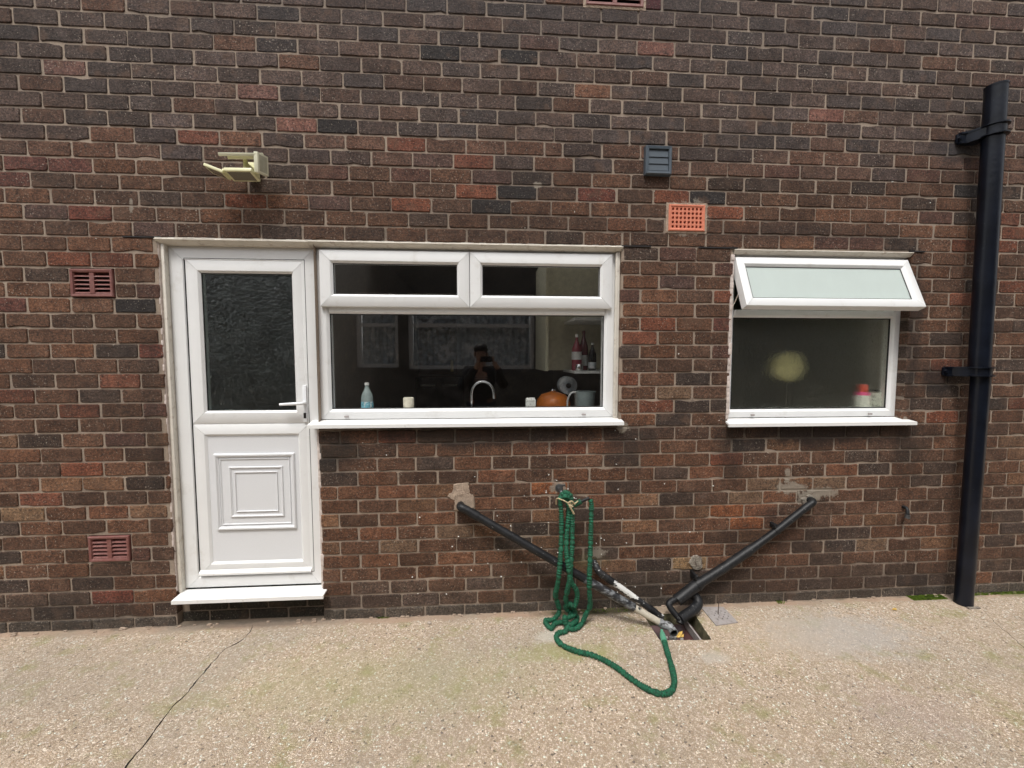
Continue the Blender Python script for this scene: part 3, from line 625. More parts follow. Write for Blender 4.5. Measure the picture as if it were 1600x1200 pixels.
# head strips (drip trims) above the frames
t = MB()
def strip(x0, x1, zt, zb):
    vs = []
    for x in (x0, x1): vs += [(x, -.012, zt), (x, -.016, zt-.004), (x, .006, zb+.004), (x, .030, zb), (x, .05, zb), (x, .05, zt)]
    n = 6; t.add(vs, [(i, (i+1) % n, n+(i+1) % n, n+i) for i in range(n)]+[tuple(range(n))[::-1], tuple(n+i for i in range(n))])
for q_ in ((.562, 1.372, 2.194, 2.168), (1.374, 3.163, 2.196, 2.170), (3.842, 4.984, 2.193, 2.165)):
    t = MB(); strip(*q_); t.build('head_trim', 'upvc_cream', house)
t = MB()
for k in range(75):
    x = .565+k*.0345; t.cbox(x, x+.036, -.0135+rnd.uniform(-.001, .002), 0, 2.1945+rnd.uniform(-.002, 0), 2.1985+rnd.uniform(0, .003), .001)
t.build('filler', 'upvc_cream', house)

# --- kitchen window
def cap_bits(mb, pts):
    for x, z in pts: mb.cbox(x-.012, x+.012, .024, .034, z-.005, z+.005, .002)
YW = .034
kw = MB(); ring(kw, 1.398, 3.132, 1.186, 2.168, prof(.060, YW, .06, .014, .016))
# transom
def transom(mb, x0, x1, z0, z1, y):
    pr_ = [(z0, y+.055), (z0, y+.016), (z0+.012, y+.001), (z0+.014, y), (z1-.003, y), (z1, y+.003), (z1, y+.055)]
    n = len(pr_); vs = [(x0, yy_, zz_) for zz_, yy_ in pr_]+[(x1, yy_, zz_) for zz_, yy_ in pr_]
    mb.add(vs, [(i, (i+1) % n, n+(i+1) % n, n+i) for i in range(n)]+[tuple(range(n))[::-1], tuple(n+i for i in range(n))])
transom(kw, 1.4585, 3.0715, 1.800, 1.850, YW); kw.box(2.257, 2.277, YW, YW+.055, 1.850, 2.108)
okw = kw.build('window', 'upvc', house, smooth=True, angle=25); okw['label'] = 'wide kitchen window with two top sashes'
for (a, b_) in ((1.421, 2.2652), (2.2685, 3.108)):
    s1 = MB(); ring(s1, a, b_, 1.838, 2.155, prof(.072, .010, .045, .012, .014)); so_ = sub(s1, 'sash', 'upvc', okw, smooth=True, angle=25)
    g = MB(); g.box(a+.071, b_-.071, .026, .030, 1.909, 2.084); sub(g, 'pane', 'glass', okw)
    g = MB(); gasket_and_shade(g, a+.0715, b_-.0715, 1.9095, 2.0835, .0235); sub(g, 'seal', 'gasket', okw)
g = MB(); g.box(1.457, 3.073, YW+.018, YW+.022, 1.245, 1.801); sub(g, 'pane', 'glass', okw)
g = MB(); gasket_and_shade(g, 1.4575, 3.0725, 1.2455, 1.8005, YW+.0145, .005); sub(g, 'seal', 'gasket', okw)
g = MB(); sill(g, 1.352, 3.173, .036, -.052, 1.183, 1.168, .020); sub(g, 'sill', 'cill', okw, smooth=False)
for q_ in ((1.545, 1.203), (2.95, 1.203)):
    g = MB(); cap_bits(g, [q_]); sub(g, 'drain_cap', 'plate', okw)
t = MB(); t.cbox(3.133, 3.155, .014, .05, 1.18, 2.17, .004); t.cbox(3.128, 3.141, .010, .03, 1.18, 2.166, .004); t.build('cover_strip', 'upvc_cream', house, smooth=True)
# --- bathroom window
bw = MB(); YB2 = .042; ring(bw, 3.838, 4.983, 1.172, 2.180, prof(.052, YB2, .06, .014, .016))
transom(bw, 3.8905, 4.9305, 1.795, 1.842, YB2)
obw = bw.build('window', 'upvc', house, smooth=True, angle=25); obw['label'] = 'bathroom window with its top sash pushed open'
g = MB(); g.box(3.889, 4.932, YB2+.018, YB2+.022, 1.222, 1.796); sub(g, 'pane', 'bath_glass', obw)
g = MB(); gasket_and_shade(g, 3.8895, 4.9315, 1.2235, 1.7955, YB2+.0145, .006); sub(g, 'seal', 'gasket', obw)
g = MB(); sill(g, 3.815, 5.030, .044, -.055, 1.168, 1.150, .020, .02); sub(g, 'sill', 'cill', obw)
for q_ in ((4.02, 1.19), (4.80, 1.19)):
    g = MB(); cap_bits(g, [q_]); sub(g, 'drain_cap', 'plate', obw)
# open sash, hung from its top edge
HM = Matrix.Translation((0, .005, 2.150)) @ Matrix.Rotation(R(-22), 4, 'X') @ Matrix.Translation((0, 0, -2.150))
s1 = MB(); ring(s1, 3.856, 4.966, 1.822, 2.150, prof(.058, -.004, .05, .012, .014), mat=HM)
so_ = sub(s1, 'sash', 'upvc', obw, smooth=True, angle=25); so_['label'] = 'open top sash tilted outwards'
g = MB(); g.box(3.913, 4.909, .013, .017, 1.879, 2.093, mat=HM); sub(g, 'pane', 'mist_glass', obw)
g = MB(); gasket_and_shade(g, 3.9135, 4.9085, 1.8795, 2.0925, .0095, .003, HM); sub(g, 'seal', 'gasket', obw); g = MB(); ring(g, 3.864, 4.958, 1.830, 2.142, [(0, .047), (.006, .047), (.006, .053), (0, .053)], 0, 0, HM); sub(g, 'seal', 'gasket', obw)
g = MB()
for x in (3.878, 4.945): g = MB(); g.tube([(x, .05, 1.86), (x, -.005, 1.93), (x, -.055, 1.93)], .004, 8); sub(g, 'stay', 'chrome', obw)
for x in (4.02, 4.28, 4.55, 4.78): g = MB(); g.cbox(x-.02, x+.02, .044, .056, 1.843, 1.849, .001); sub(g, 'keep', 'chrome', obw)

# --- air bricks built into the wall
def louvre(x0, x1, z0, z1, label):
    mb = MB(); ring(mb, x0, x1, z0, z1, [(0, .02), (0, -.014), (.004, -.017), (.014, -.015), (.018, -.006), (.018, .02)], 0, 0)
    xm = (x0+x1)/2; mb.box(xm-.012, xm+.012, -.012, .01, z0+.018, z1-.018)
    n = 5; hh_ = (z1-z0-.036)/n
    for k in range(n):
        zc = z0+.018+(k+.5)*hh_
        for a, b_ in ((x0+.018, xm-.012), (xm+.012, x1-.018)):
            vs = [(a, -.011, zc-hh_*.5), (b_, -.011, zc-hh_*.5), (b_, .010, zc+hh_*.12), (a, .010, zc+hh_*.12), (a, -.009, zc-hh_*.30), (b_, -.009, zc-hh_*.30), (b_, .012, zc+hh_*.3), (a, .012, zc+hh_*.3)]
            mb.add(vs, [(0, 1, 2, 3), (4, 7, 6, 5), (0, 4, 5, 1), (2, 6, 7, 3), (1, 5, 6, 2), (0, 3, 7, 4)])
    mb.box(x0+.003, x1-.003, .03, .035, z0+.003, z1-.003, 1)
    o = mb.build('air_vent', ['red_vent', 'void_cavity'], house); o['label'] = label
louvre(.122, .339, 1.876, 2.024, 'upper dark red louvred wall vent'); louvre(.124, .341, .397, .542, 'lower dark red louvred wall vent')
louvre(2.927, 3.256, 3.522, 3.668, 'maroon wall vent at the very top of the wall')
pm = MB(); ring(pm, 2.911, 3.272, 3.508, 3.682, [(0, 0), (.001, -.0105), (.016, -.013), (.018, 0)], 0, 0); pm.build('mortar_surround', 'cement_pink', house)
ab = MB(); ax0, ax1, az0, az1 = 3.434, 3.650, 2.294, 2.442
cxs = [ax0, ax0+.012]; cw = (ax1-ax0-.024)/8; ch_ = (az1-az0-.022)/5
for i in range(8):
    for j in range(5):
        a = ax0+.012+i*cw; c = az0+.011+j*ch_; q = .22
        x0, x1, z0, z1 = a+cw*q, a+cw*(1-q), c+ch_*q, c+ch_*(1-q)
        y0 = -.0125; A = [(a, c), (a+cw, c), (a+cw, c+ch_), (a, c+ch_)]; B_ = [(x0, z0), (x1, z0), (x1, z1), (x0, z1)]
        vs = [(p_[0], y0, p_[1]) for p_ in A]+[(p_[0], y0, p_[1]) for p_ in B_]+[(p_[0], y0+.03, p_[1]) for p_ in B_]
        fs = [(k, (k+1) % 4, 4+(k+1) % 4, 4+k) for k in range(4)]+[(4+k, 4+(k+1) % 4, 8+(k+1) % 4, 8+k) for k in range(4)]
        ab.add(vs, fs)
ring(ab, ax0-.002, ax1+.002, az0-.002, az1+.002, [(0, .01), (0, -.012), (.003, -.016), (.010, -.016), (.014, -.0125), (.014, .01)], 0, 0)
ab.box(ax0+.002, ax1-.002, .02, .025, az0+.002, az1-.002, 1)
o = ab.build('air_brick', ['terracotta', 'void_cavity'], house); o['label'] = 'orange terracotta air brick with square holes'
pm = MB(); ring(pm, 3.416, 3.668, 2.279, 2.459, [(0, 0), (.001, -.0085), (.017, -.010), (.019, 0)], 0, 0); pm.build('mortar_surround', 'cement_pink', house)

# --- inner room boxes of the house
def room(x0, x1, y0, y1, z0, z1, mat, name='interior', gap_=.85):
    mb = MB(); t_ = .02
    mb.box(x0-t_, x0, y0, y1, z0, z1); mb.box(x1, x1+t_, y0, y1, z0, z1); mb.box(x0-t_, x1+t_, y1, y1+t_, z0, z1)
    mb.box(x0-t_, x1+t_, y0, y1+t_, z0-t_, z0); mb.box(x0-t_, x1+t_, y0, y0+.10, z1, z1+t_); mb.box(x0-t_, x1+t_, y0+gap_, y1+t_, z1, z1+t_)   # unseen ceiling gap, added to brighten the rooms
    return mb.build(name, mat, house)
room(.35, 1.33, YB+.002, 3.0, .1, 2.45, 'worktop', 'hallway', .10); room(1.40, 3.32, YB+.002, 3.4, .1, 2.45, 'kitchen_dark', 'kitchen'); room(3.60, 5.25, YB+.002, 2.2, .1, 2.45, 'bath_wall', 'bathroom', .22)
mb = MB(); mb.cbox(1.40, 3.155, .10, .258, 1.165, 1.205, .004); mb.build('window_board', 'white_shelf', house, smooth=True)
mb = MB(); mb.cbox(3.84, 4.98, .10, .258, 1.165, 1.200, .004); mb.build('window_board', 'white_shelf', house, smooth=True)
mb = MB(); mb.cbox(1.41, 3.31, .265, .90, .95, .99, .005); mb.build('worktop', 'worktop', house, smooth=True)
# wall cupboard with open shelves on the right
cu = MB(); cu.box(2.80, 3.31, .82, 1.2, 1.45, 2.30); cu.box(2.80, 2.82, .60, .82, 1.45, 2.30)
oc = cu.build('cupboard', 'cream_unit', house)
sh = MB(); sh.cbox(2.975, 3.315, .42, .815, 1.437, 1.456, .002); sub(sh, 'shelf', 'white_shelf', oc); sh = MB(); sh.cbox(2.975, 3.315, .42, .815, 1.81, 1.828, .002); sub(sh, 'shelf', 'white_shelf', oc)
sh = MB(); sh.box(3.125, 3.15, .262, .29, 1.21, 2.1); sub(sh, 'end_post', 'white_shelf', oc)
# ------------------------------------------------------------------ things in the kitchen
def bottle(name, x, y, z, h, r, mats, label, cat, cap='white_plastic', lab=None, neck=.33, group=None):
    e = empty(name, (x, y, z), label, cat, group)
    b_ = MB(); b_.lathe([(r*.92, 0), (r, .006), (r, h*.52), (r*.9, h*.62), (r*neck*1.3, h*.80), (r*neck, h*.86), (r*neck, h*.93)], x, y, z0=z); b_.build('body', mats, e, smooth=True)
    c_ = MB(); c_.lathe([(r*neck*1.15, h*.92), (r*neck*1.15, h)], x, y, 20, z0=z); c_.build('cap', cap, e, smooth=True)
    if lab: l_ = MB(); l_.lathe([(r*1.01, h*lab[1]), (r*1.015, h*lab[1]+.001), (r*1.015, h*lab[2])], x, y, z0=z); l_.build('label', lab[0], e, smooth=True)
    return e
bottle('washing_up_bottle', 1.637, .125, 1.206, .190, .035, 'bottle_clear', 'clear plastic bottle with light blue label on the kitchen windowsill', 'bottle', lab=('blue_label', .03, .40))
c_ = MB(); c_.lathe([(.029, 0), (.032, .004), (.032, .094), (.029, .098)], 1.885, .125, z0=1.206); tag(c_.build('candle', 'candle', None, smooth=True), 'short cream candle on the kitchen windowsill', 'candle')
e = empty('kitchen_tap', (2.258, .45, .99), 'tall chrome swan neck tap behind the kitchen window', 'tap')
tp = [(2.258, .45, .99), (2.258, .45, 1.15), (2.258, .45, 1.27)]+[(2.258+.077-.077*math.cos(R(a)), .45, 1.295+.085*math.sin(R(a))) for a in range(0, 181, 15)]+[(2.414, .45, 1.262)]
mb = MB(); mb.tube(spline(tp, .01), .0105, 16); mb.lathe([(.026, 0), (.026, .02), (.018, .03), (.016, .08)], 2.258, .45, z0=.99); mb.build('spout', 'chrome', e, smooth=True)
mb = MB(); mb.tube([(2.27, .45, 1.05), (2.31, .44, 1.09)], .006, 10); mb.build('lever', 'chrome', e, smooth=True)
e = empty('carton', (2.636, .128, 1.206), 'small grey and white printed carton on the kitchen windowsill', 'carton')
mb = MB(); mb.cbox(2.606, 2.666, .105, .150, 1.206, 1.282, .001); mb.build('box', 'grey_card', e)
mb = MB(); mb.add([(2.606, .105, 1.282), (2.666, .105, 1.282), (2.666, .150, 1.282), (2.606, .150, 1.282), (2.611, .128, 1.298), (2.661, .128, 1.298)], [(0, 1, 5, 4), (2, 3, 4, 5), (0, 4, 3), (1, 2, 5)]); mb.build('lid', 'grey_card', e)
e = empty('cooking_pot', (2.86, .6, .99), 'round orange cooking pot on the worktop behind the window', 'pot')
mb = MB(); mb.lathe([(.10, 0), (.12, .01), (.125, .17), (.128, .21), (.118, .25), (.09, .285), (.03, .305)], 2.86, .6, 40, z0=.99); mb.build('body', 'orange_pot', e, smooth=True)
mb = MB(); mb.lathe([(.012, .30), (.02, .315), (.012, .325)], 2.86, .6, 20, z0=.99); mb.build('knob', 'chrome', e, smooth=True)
e = empty('jug', (3.06, .45, .99), 'white plastic jug with curved handle beside the orange pot', 'jug')
mb = MB(); mb.lathe([(.055, 0), (.06, .01), (.072, .27), (.078, .32)], 3.06, .45, 32, z0=.99); mb.build('body', 'bottle_clear', e, smooth=True)
mb = MB(); mb.tube(spline([(3.0, .43, 1.305), (2.955, .42, 1.30), (2.932, .42, 1.25), (2.935, .42, 1.19), (2.985, .43, 1.13)], .01), .007, 10); mb.build('handle', 'white_plastic', e, smooth=True)
e = empty('paper_roll', (2.99, .72, .99), 'round white kitchen roll standing under the cupboard', 'kitchen roll')
mb = MB(); mb.tube([(2.99, .68, 1.335), (2.99, .80, 1.335)], .068, 32); mb.build('roll', 'lace', e, smooth=True)
mb = MB(); mb.tube([(2.99, .672, 1.335), (2.99, .68, 1.335)], .02, 20); mb.tube([(2.99, .74, .99), (2.99, .74, 1.28)], .01, 10); mb.build('stand', 'black_app', e, smooth=True)
bottle('wine_bottle', 3.075, .56, 1.456, .29, .033, 'wine', 'dark red wine bottle in the middle of the white shelf', 'bottle', 'wine', ('white_plastic', .12, .38))
bottle('spirit_bottle', 3.015, .52, 1.456, .26, .036, 'rose', 'rose coloured bottle with oval white label at the left end of the shelf', 'bottle', 'white_plastic', ('white_plastic', .30, .52), .28)
bottle('sauce_bottle', 3.125, .50, 1.456, .20, .028, 'black_app', 'small dark bottle with pale lid at the right end of the shelf', 'bottle', 'white_plastic', ('lace', .08, .30))
c_ = MB(); c_.lathe([(.020, 0), (.026, .01), (.027, .03), (.02, .045)], 3.02, .46, z0=1.456); tag(c_.build('glass_jar', 'chrome', None, smooth=True), 'small shiny jar at the front of the white shelf', 'jar')
e = empty('oven', (1.16, 2.9, .12), 'black built in oven with bar handles at the back of the kitchen', 'oven')
e.location = (1.75, 3.0, .12)
mb = MB(); mb.cbox(1.45, 2.05, 2.9, 3.38, .12, 1.30, .005); mb.build('body', 'black_app', e)
for x in (1.52, 1.80): mb = MB(); mb.tube([(x, 2.87, 1.2), (x+.18, 2.87, 1.2)], .009, 10); mb.build('handle', 'white_plastic', e, smooth=True)
e = empty('kitchen_door', (1.85, 3.2, .12), 'brown wooden inner door with brass lever plate across the kitchen', 'door')
mb = MB(); mb.cbox(1.42, 1.95, 3.385, 3.398, 1.32, 2.1, .004); mb.build('leaf', 'wood', e)
mb = MB(); mb.cbox(1.86, 1.90, 3.37, 3.385, 1.36, 1.52, .004); mb.build('lever_plate', simple('brass plate', (.45, .33, .13), .3, metal=.7), e)
# bathroom bits behind the obscured pane
e = empty('spray_bottle', (4.85, .16, 1.20), 'white bottle with pink collar and red cap behind the bathroom glass', 'bottle')
mb = MB(); mb.lathe([(.040, 0), (.043, .006), (.043, .085), (.036, .10)], 4.840, .125, z0=1.201); mb.build('body', 'white_plastic', e, smooth=True)
mb = MB(); mb.lathe([(.036, .10), (.032, .115), (.022, .122)], 4.840, .125, z0=1.201); mb.build('collar', 'pink_cap', e, smooth=True)
mb = MB(); mb.lathe([(.022, .122), (.023, .16), (.016, .172)], 4.840, .125, z0=1.201); mb.build('cap', 'red_cap', e, smooth=True)
bottle('shower_gel_bottle', 4.925, .125, 1.201, .135, .034, 'grey_card', 'grey bottle with dark cap at the right end of the bathroom windowsill', 'bottle', 'black_app', None, .7)
e = empty('bath_sponge', (4.45, .19, 1.201), 'blurred round pale yellow sponge on a stick behind the bathroom glass', 'sponge')
mb = MB(); bm = bmesh.new(); bmesh.ops.create_icosphere(bm, subdivisions=3, radius=1)
vs = [Vector((4.509, .38, 1.485))+Vector((v.co.x*.112, v.co.y*.06, v.co.z*.106))*(1+.16*noise.noise(v.co*1.7)) for v in bm.verts]
mb.add(vs, [tuple(v.index for v in f.verts) for f in bm.faces]); bm.free(); mb.build('sponge_head', 'sponge', e, smooth=True)
mb = MB(); mb.tube([(4.509, .38, 1.40), (4.509, .38, 1.0)], .006, 12); mb.build('stick', 'wood', e, smooth=True)

# ------------------------------------------------------------------ ground
CR = [[(1.002, -0.027, 0), (1.022, -0.094, 0), (1.011, -0.170, 0), (0.969, -0.221, 0), (0.966, -0.311, 0), (0.968, -0.411, 0), (0.975, -0.508, 0), (0.966, -0.573, 0), (0.975, -0.659, 0), (0.989, -0.753, 0), (0.992, -0.837, 0), (1.007, -0.927, 0), (1.021, -1.055, 0)],
      [(5.401, -0.176, 0), (5.321, -0.297, 0), (5.275, -0.392, 0), (5.221, -0.493, 0), (5.184, -0.633, 0)],
      [(5.543, -0.172, 0), (5.523, -0.275, 0), (5.511, -0.397, 0)]]
PIT_C = [(3.300, -.088), (3.303, -.306), (3.590, -.322), (3.612, -.085)]
r2 = random.Random(11)
loops = [[(-40, -40), (50, -40), (50, .062), (-40, .062)]]
pit = []
for (a, b_) in zip(PIT_C, PIT_C[1:]+PIT_C[:1]):
    n = max(3, int(math.dist(a, b_)/.012))
    for k in range(n):
        t_ = k/n; pit.append((a[0]+(b_[0]-a[0])*t_+r2.uniform(-.002, .002), a[1]+(b_[1]-a[1])*t_+r2.uniform(-.0025, .0025)))
holes = [pit]
for ci, c in enumerate(CR):
    s = spline([(p_[0], p_[1], 0) for p_ in c], .012); n = len(s); L_, Rr = [], []
    for i, p_ in enumerate(s):
        t_ = (s[min(i+1, n-1)]-s[max(i-1, 0)]).normalized(); nn = Vector((-t_.y, t_.x, 0))
        w_ = (.0011+.0034*abs(noise.noise(Vector((i*.13, ci*7, 0))))*2)*(1 if ci == 0 else .8)*min(1, .35+i/25)*min(1, .3+(n-1-i)/10)
        if ci == 0: w_ *= 1+1.0*min(1, max(0, (i-n*.45)/(n*.3)))
        q = p_+nn*(noise.noise(Vector((i*.4, ci*3, 2)))*.006+r2.uniform(-.0012, .0012)); L_.append(q+nn*w_); Rr.append(q-nn*w_)
    holes.append([(v.x, v.y) for v in L_+Rr[::-1]])
pts = [Vector(p_) for p_ in loops[0]]; edges = [(0, 1), (1, 2), (2, 3), (3, 0)]
for h_ in holes:
    o_ = len(pts); pts += [Vector(p_) for p_ in h_]; edges += [(o_+k, o_+(k+1) % len(h_)) for k in range(len(h_))]
pts += [Vector((-1.2+i*.12+r2.uniform(-.02, .02), -1.9+j*.12+r2.uniform(-.02, .02))) for i in range(70) for j in range(16)]
vo, eo, fo, ov, oe, of = delaunay_2d_cdt(pts, edges, [], 0, 1e-6)
def inside(poly, x, y):
    c = False; n = len(poly)
    for i in range(n):
        x1, y1 = poly[i]; x2, y2 = poly[(i+1) % n]
        if (y1 > y) != (y2 > y) and x < (x2-x1)*(y-y1)/(y2-y1)+x1: c = not c
    return c
keep = []
for f in fo:
    cx_ = sum(vo[i].x for i in f)/len(f); cy_ = sum(vo[i].y for i in f)/len(f)
    if not any(inside(h_, cx_, cy_) for h_ in holes): keep.append(tuple(f))
mb = MB(); mb.add([(v.x, v.y, 0) for v in vo], keep); mb.build('ground', 'ground')['kind'] = 'structure'
# sides and bottoms of the cracks
for h_ in holes[1:]:
    mb = MB(); n = len(h_); mb.add([(x, y, 0) for x, y in h_]+[(x, y, -.012) for x, y in h_], [(i, (i+1) % n, n+(i+1) % n, n+i) for i in range(n)])
    m_ = n//2; mb.add([(x, y, -.006) for x, y in h_], [(i, i+1, n-2-i, n-1-i) for i in range(m_-1)]); mb.build('ground_crack', 'soil')['kind'] = 'structure'
# ------------------------------------------------------------------ drain
e = empty('drain_gully', (3.45, -.2, -.15), 'open square drain hole in the concrete under the waste pipes', 'drain')
mb = MB(); n = len(pit); cx, cy = 3.45, -.2
mb.add([(x, y, 0) for x, y in pit]+[(cx+(x-cx)*.93, cy+(y-cy)*.93, -.10) for x, y in pit], [(i, (i+1) % n, n+(i+1) % n, n+i) for i in range(n)]); mb.build('pit_wall', 'pitwall', e)
mb = MB()
q = [(3.315, -.10), (3.317, -.297), (3.578, -.312), (3.590, -.10)]
q2 = [(3.385, -.16), (3.385, -.25), (3.48, -.25), (3.48, -.16)]
mb.add([(x, y, -.060) for x, y in q]+[(x, y, -.120) for x, y in q2]+[(x, y, -.22) for x, y in q2], [(i, (i+1) % 4, 4+(i+1) % 4, 4+i) for i in range(4)]+[(4+i, 4+(i+1) % 4, 8+(i+1) % 4, 8+i) for i in range(4)]+[(8, 9, 10, 11)])
mb.build('gully_bowl', 'maroon', e)
mb = MB()
mb.cbox(3.548, 3.558, -.308, -.10, -.075, -.028, .002)
mb.build('gully_rim', 'plate', e)
lf = MB(); 
for k in range(7):
    a = k*.9; lc_ = (3.454, -0.231, -0.03); x, y = lc_[0]+.014*math.cos(a), lc_[1]+.012*math.sin(a*1.3); lf.add([(x-.012, y-.006, -.040+k*.002), (x+.004, y-.011, -.036+k*.002), (x+.013, y+.003, -.028+k*.002), (x-.002, y+.011, -.038+k*.002)], [(0, 1, 2, 3)])
tag(lf.build('fallen_leaf', 'leaf'), 'crumpled yellow leaf lying in the drain', 'leaf')
rb = MB()
for k in range(9):
    lc_ = (3.419, -0.228, -0.05); x, y = lc_[0]+r2.uniform(-.06, .05), lc_[1]+r2.uniform(-.01, .02); s_ = r2.uniform(.005, .011); rb.cbox(x-s_, x+s_, y-s_*.7, y+s_*.7, -.062, -.062+s_*1.6, s_*.4)
tag(rb.build('rubble', 'paint_spot', None, smooth=True), 'small white chips of rubble in the drain', 'rubble', kind='stuff')
# drain cover lying beside it, with a thin rod through it
e = empty('drain_cover', (3.755, -.12, 0), 'square grey perforated drain cover lying beside the drain hole', 'drain cover')
gc = [Vector((3.682, -0.041, 0.006)), Vector((3.821, -0.050, 0.006)), Vector((3.821, -0.196, 0.006)), Vector((3.678, -0.215, 0.006))]
mb = MB(); NX = 9
def bil(u, v): return (gc[0]*(1-u)+gc[1]*u)*(1-v)+(gc[3]*(1-u)+gc[2]*u)*v
hol = {(2, 4), (4, 2), (4, 4), (4, 6), (6, 2), (6, 4), (6, 6), (2, 6), (3, 3), (5, 3), (5, 5), (3, 5), (7, 5), (7, 3)}
for i in range(NX):
    for j in range(NX):
        p4 = [bil((i+a)/NX, (j+b_)/NX) for a, b_ in ((0, 0), (1, 0), (1, 1), (0, 1))]
        if (i, j) in hol:
            cc_ = sum(p4, Vector())/4; q4 = [cc_+(p_-cc_)*.45 for p_ in p4]; dn = Vector((0, 0, -.006))
            mb.add(p4+q4+[p_+dn for p_ in q4], [(k, (k+1) % 4, 4+(k+1) % 4, 4+k) for k in range(4)]+[(4+k, 4+(k+1) % 4, 8+(k+1) % 4, 8+k) for k in range(4)])
        else: mb.add(p4, [(0, 1, 2, 3)])
mb.add([p_ for p_ in gc]+[p_+Vector((0, 0, -.0055)) for p_ in gc], [(k, (k+1) % 4, 4+(k+1) % 4, 4+k) for k in range(4)])
mb.add([p_+Vector((0, 0, -.0045)) for p_ in gc], [(0, 1, 2, 3)], 1)
mb.build('plate', ['plate', 'void_cavity'], e)
mb = MB(); q = Vector((3.748, -0.118, 0.004)); mb.tube([q, q+Vector((.001, 0, .075))], .0022, 8); mb.build('rod', 'rust', e)
# pebbles, moss
q = Vector((2.024, -0.087, 0.007))
mb = MB(); bm = bmesh.new(); bmesh.ops.create_icosphere(bm, subdivisions=2, radius=1); mb.add([q+Vector((v.co.x*.013, v.co.y*.010, v.co.z*.008))*(1+.15*noise.noise(v.co)) for v in bm.verts], [tuple(v.index for v in f.verts) for f in bm.faces]); bm.free()
tag(mb.build('pebble', 'pebble', None, smooth=True), 'round grey pebble on the concrete near the wall', 'pebble')
q = Vector((4.856, -0.140, 0.004))
mb = MB(); mb.add([q+Vector(v) for v in ((-.014, 0, 0), (-.004, -.010, .003), (.012, -.006, .001), (.016, .004, .005), (.002, .009, .002))], [(0, 1, 2, 3, 4)]); mb.add([q+Vector(v) for v in ((-.014, 0, -.002), (-.004, -.010, .001), (.012, -.006, -.001), (.016, .004, .003), (.002, .009, 0))], [(4, 3, 2, 1, 0)])
tag(mb.build('fallen_leaf', 'leaf'), 'small yellow leaf on the concrete left of the tall black pipe', 'leaf')
ms = MB(); r3 = random.Random(5)
def mosspatch(x0, x1, y0, y1, n, hmax=.010):
    for k in range(n):
        x = r3.uniform(x0, x1); y = r3.uniform(y0, y1); h_ = r3.uniform(.003, hmax); w_ = r3.uniform(.003, .008); a = r3.uniform(0, 3.14)
        dx, dy = w_*math.cos(a), w_*math.sin(a); ms.add([(x-dx, y-dy, 0), (x+dx, y+dy, 0), (x+dx*.3+r3.uniform(-.004, .004), y+dy*.3-.003, h_), (x-dx*.4, y-dy*.4-.003, h_*.8)], [(0, 1, 2, 3)])
mosspatch(5.08, 5.31, -.058, -.012, 1500); mosspatch(5.50, 5.95, -.035, -.010, 500, .008); mosspatch(1.70, 1.78, -.02, -.006, 60); mosspatch(2.75, 3.30, -.05, -.008, 220, .006); mosspatch(4.19, 4.25, -.035, -.008, 40, .012)
tag(ms.build('moss', 'moss'), 'green moss growing along the foot of the brick wall', 'moss', kind='stuff')
# crumbled mortar along the wall foot
cm = MB()
for k in range(120):
    x = r3.uniform(-.8, 6.4); y = -.006-abs(r3.gauss(0, .014)); s_ = r3.uniform(.002, .008)
    if 3.28 < x < 3.63 and y < -.07: continue
    cm.cbox(x-s_*1.6, x+s_*1.6, y-s_, y+s_, -.001, s_*.9, s_*.35)
tag(cm.build('crumbs', 'cement_pink', None, smooth=True), 'crumbled bits of mortar along the foot of the wall', 'rubble', kind='stuff')

# ------------------------------------------------------------------ soil pipe
e = empty('soil_pipe', (5.355, -.10, 0), 'tall thick black cast iron pipe standing against the wall on the right', 'pipe')
def pipe(mb, p0, p1, r_, n=40, hollow=0, mi=0):
    p0, p1 = Vector(p0), Vector(p1); mb.tube([p0, p1], r_, n, cap=not hollow, mi=mi)
    if hollow:
        d_ = (p0-p1).normalized()*hollow; mb.tube([p1, p1+d_], r_*.88, n, cap=False, mi=mi)
        t_ = (p1-p0).normalized(); a = Vector((0, 0, 1)) if abs(t_.z) < .9 else Vector((1, 0, 0)); a = (a-t_*a.dot(t_)).normalized(); b2 = t_.cross(a)
        o1 = [p1+(a*math.cos(2*math.pi*k/n)+b2*math.sin(2*math.pi*k/n))*r_ for k in range(n)]; o2 = [p1+(a*math.cos(2*math.pi*k/n)+b2*math.sin(2*math.pi*k/n))*r_*.88 for k in range(n)]
        mb.add(o1+o2, [(k, (k+1) % n, n+(k+1) % n, n+k) for k in range(n)], mi)
mb = MB(); pipe(mb, (5.352, -.105, 1.47), (5.331, -.105, 3.125), .0485, hollow=.2); mb.build('upper_pipe', 'black_metal', e, smooth=True)
mb = MB(); mb.tube([(5.3313, -.105, 3.118), (5.331, -.105, 3.128)], .0505, 40, cap=False); mb.build('rim', 'black_metal', e, smooth=True)
mb = MB(); mb.tube([(5.355, -.108, -.02), (5.357, -.108, .05), (5.366, -.106, 1.47)], [.046, .0435, .0440], 40); mb.build('lower_pipe', 'black_metal', e, smooth=True)
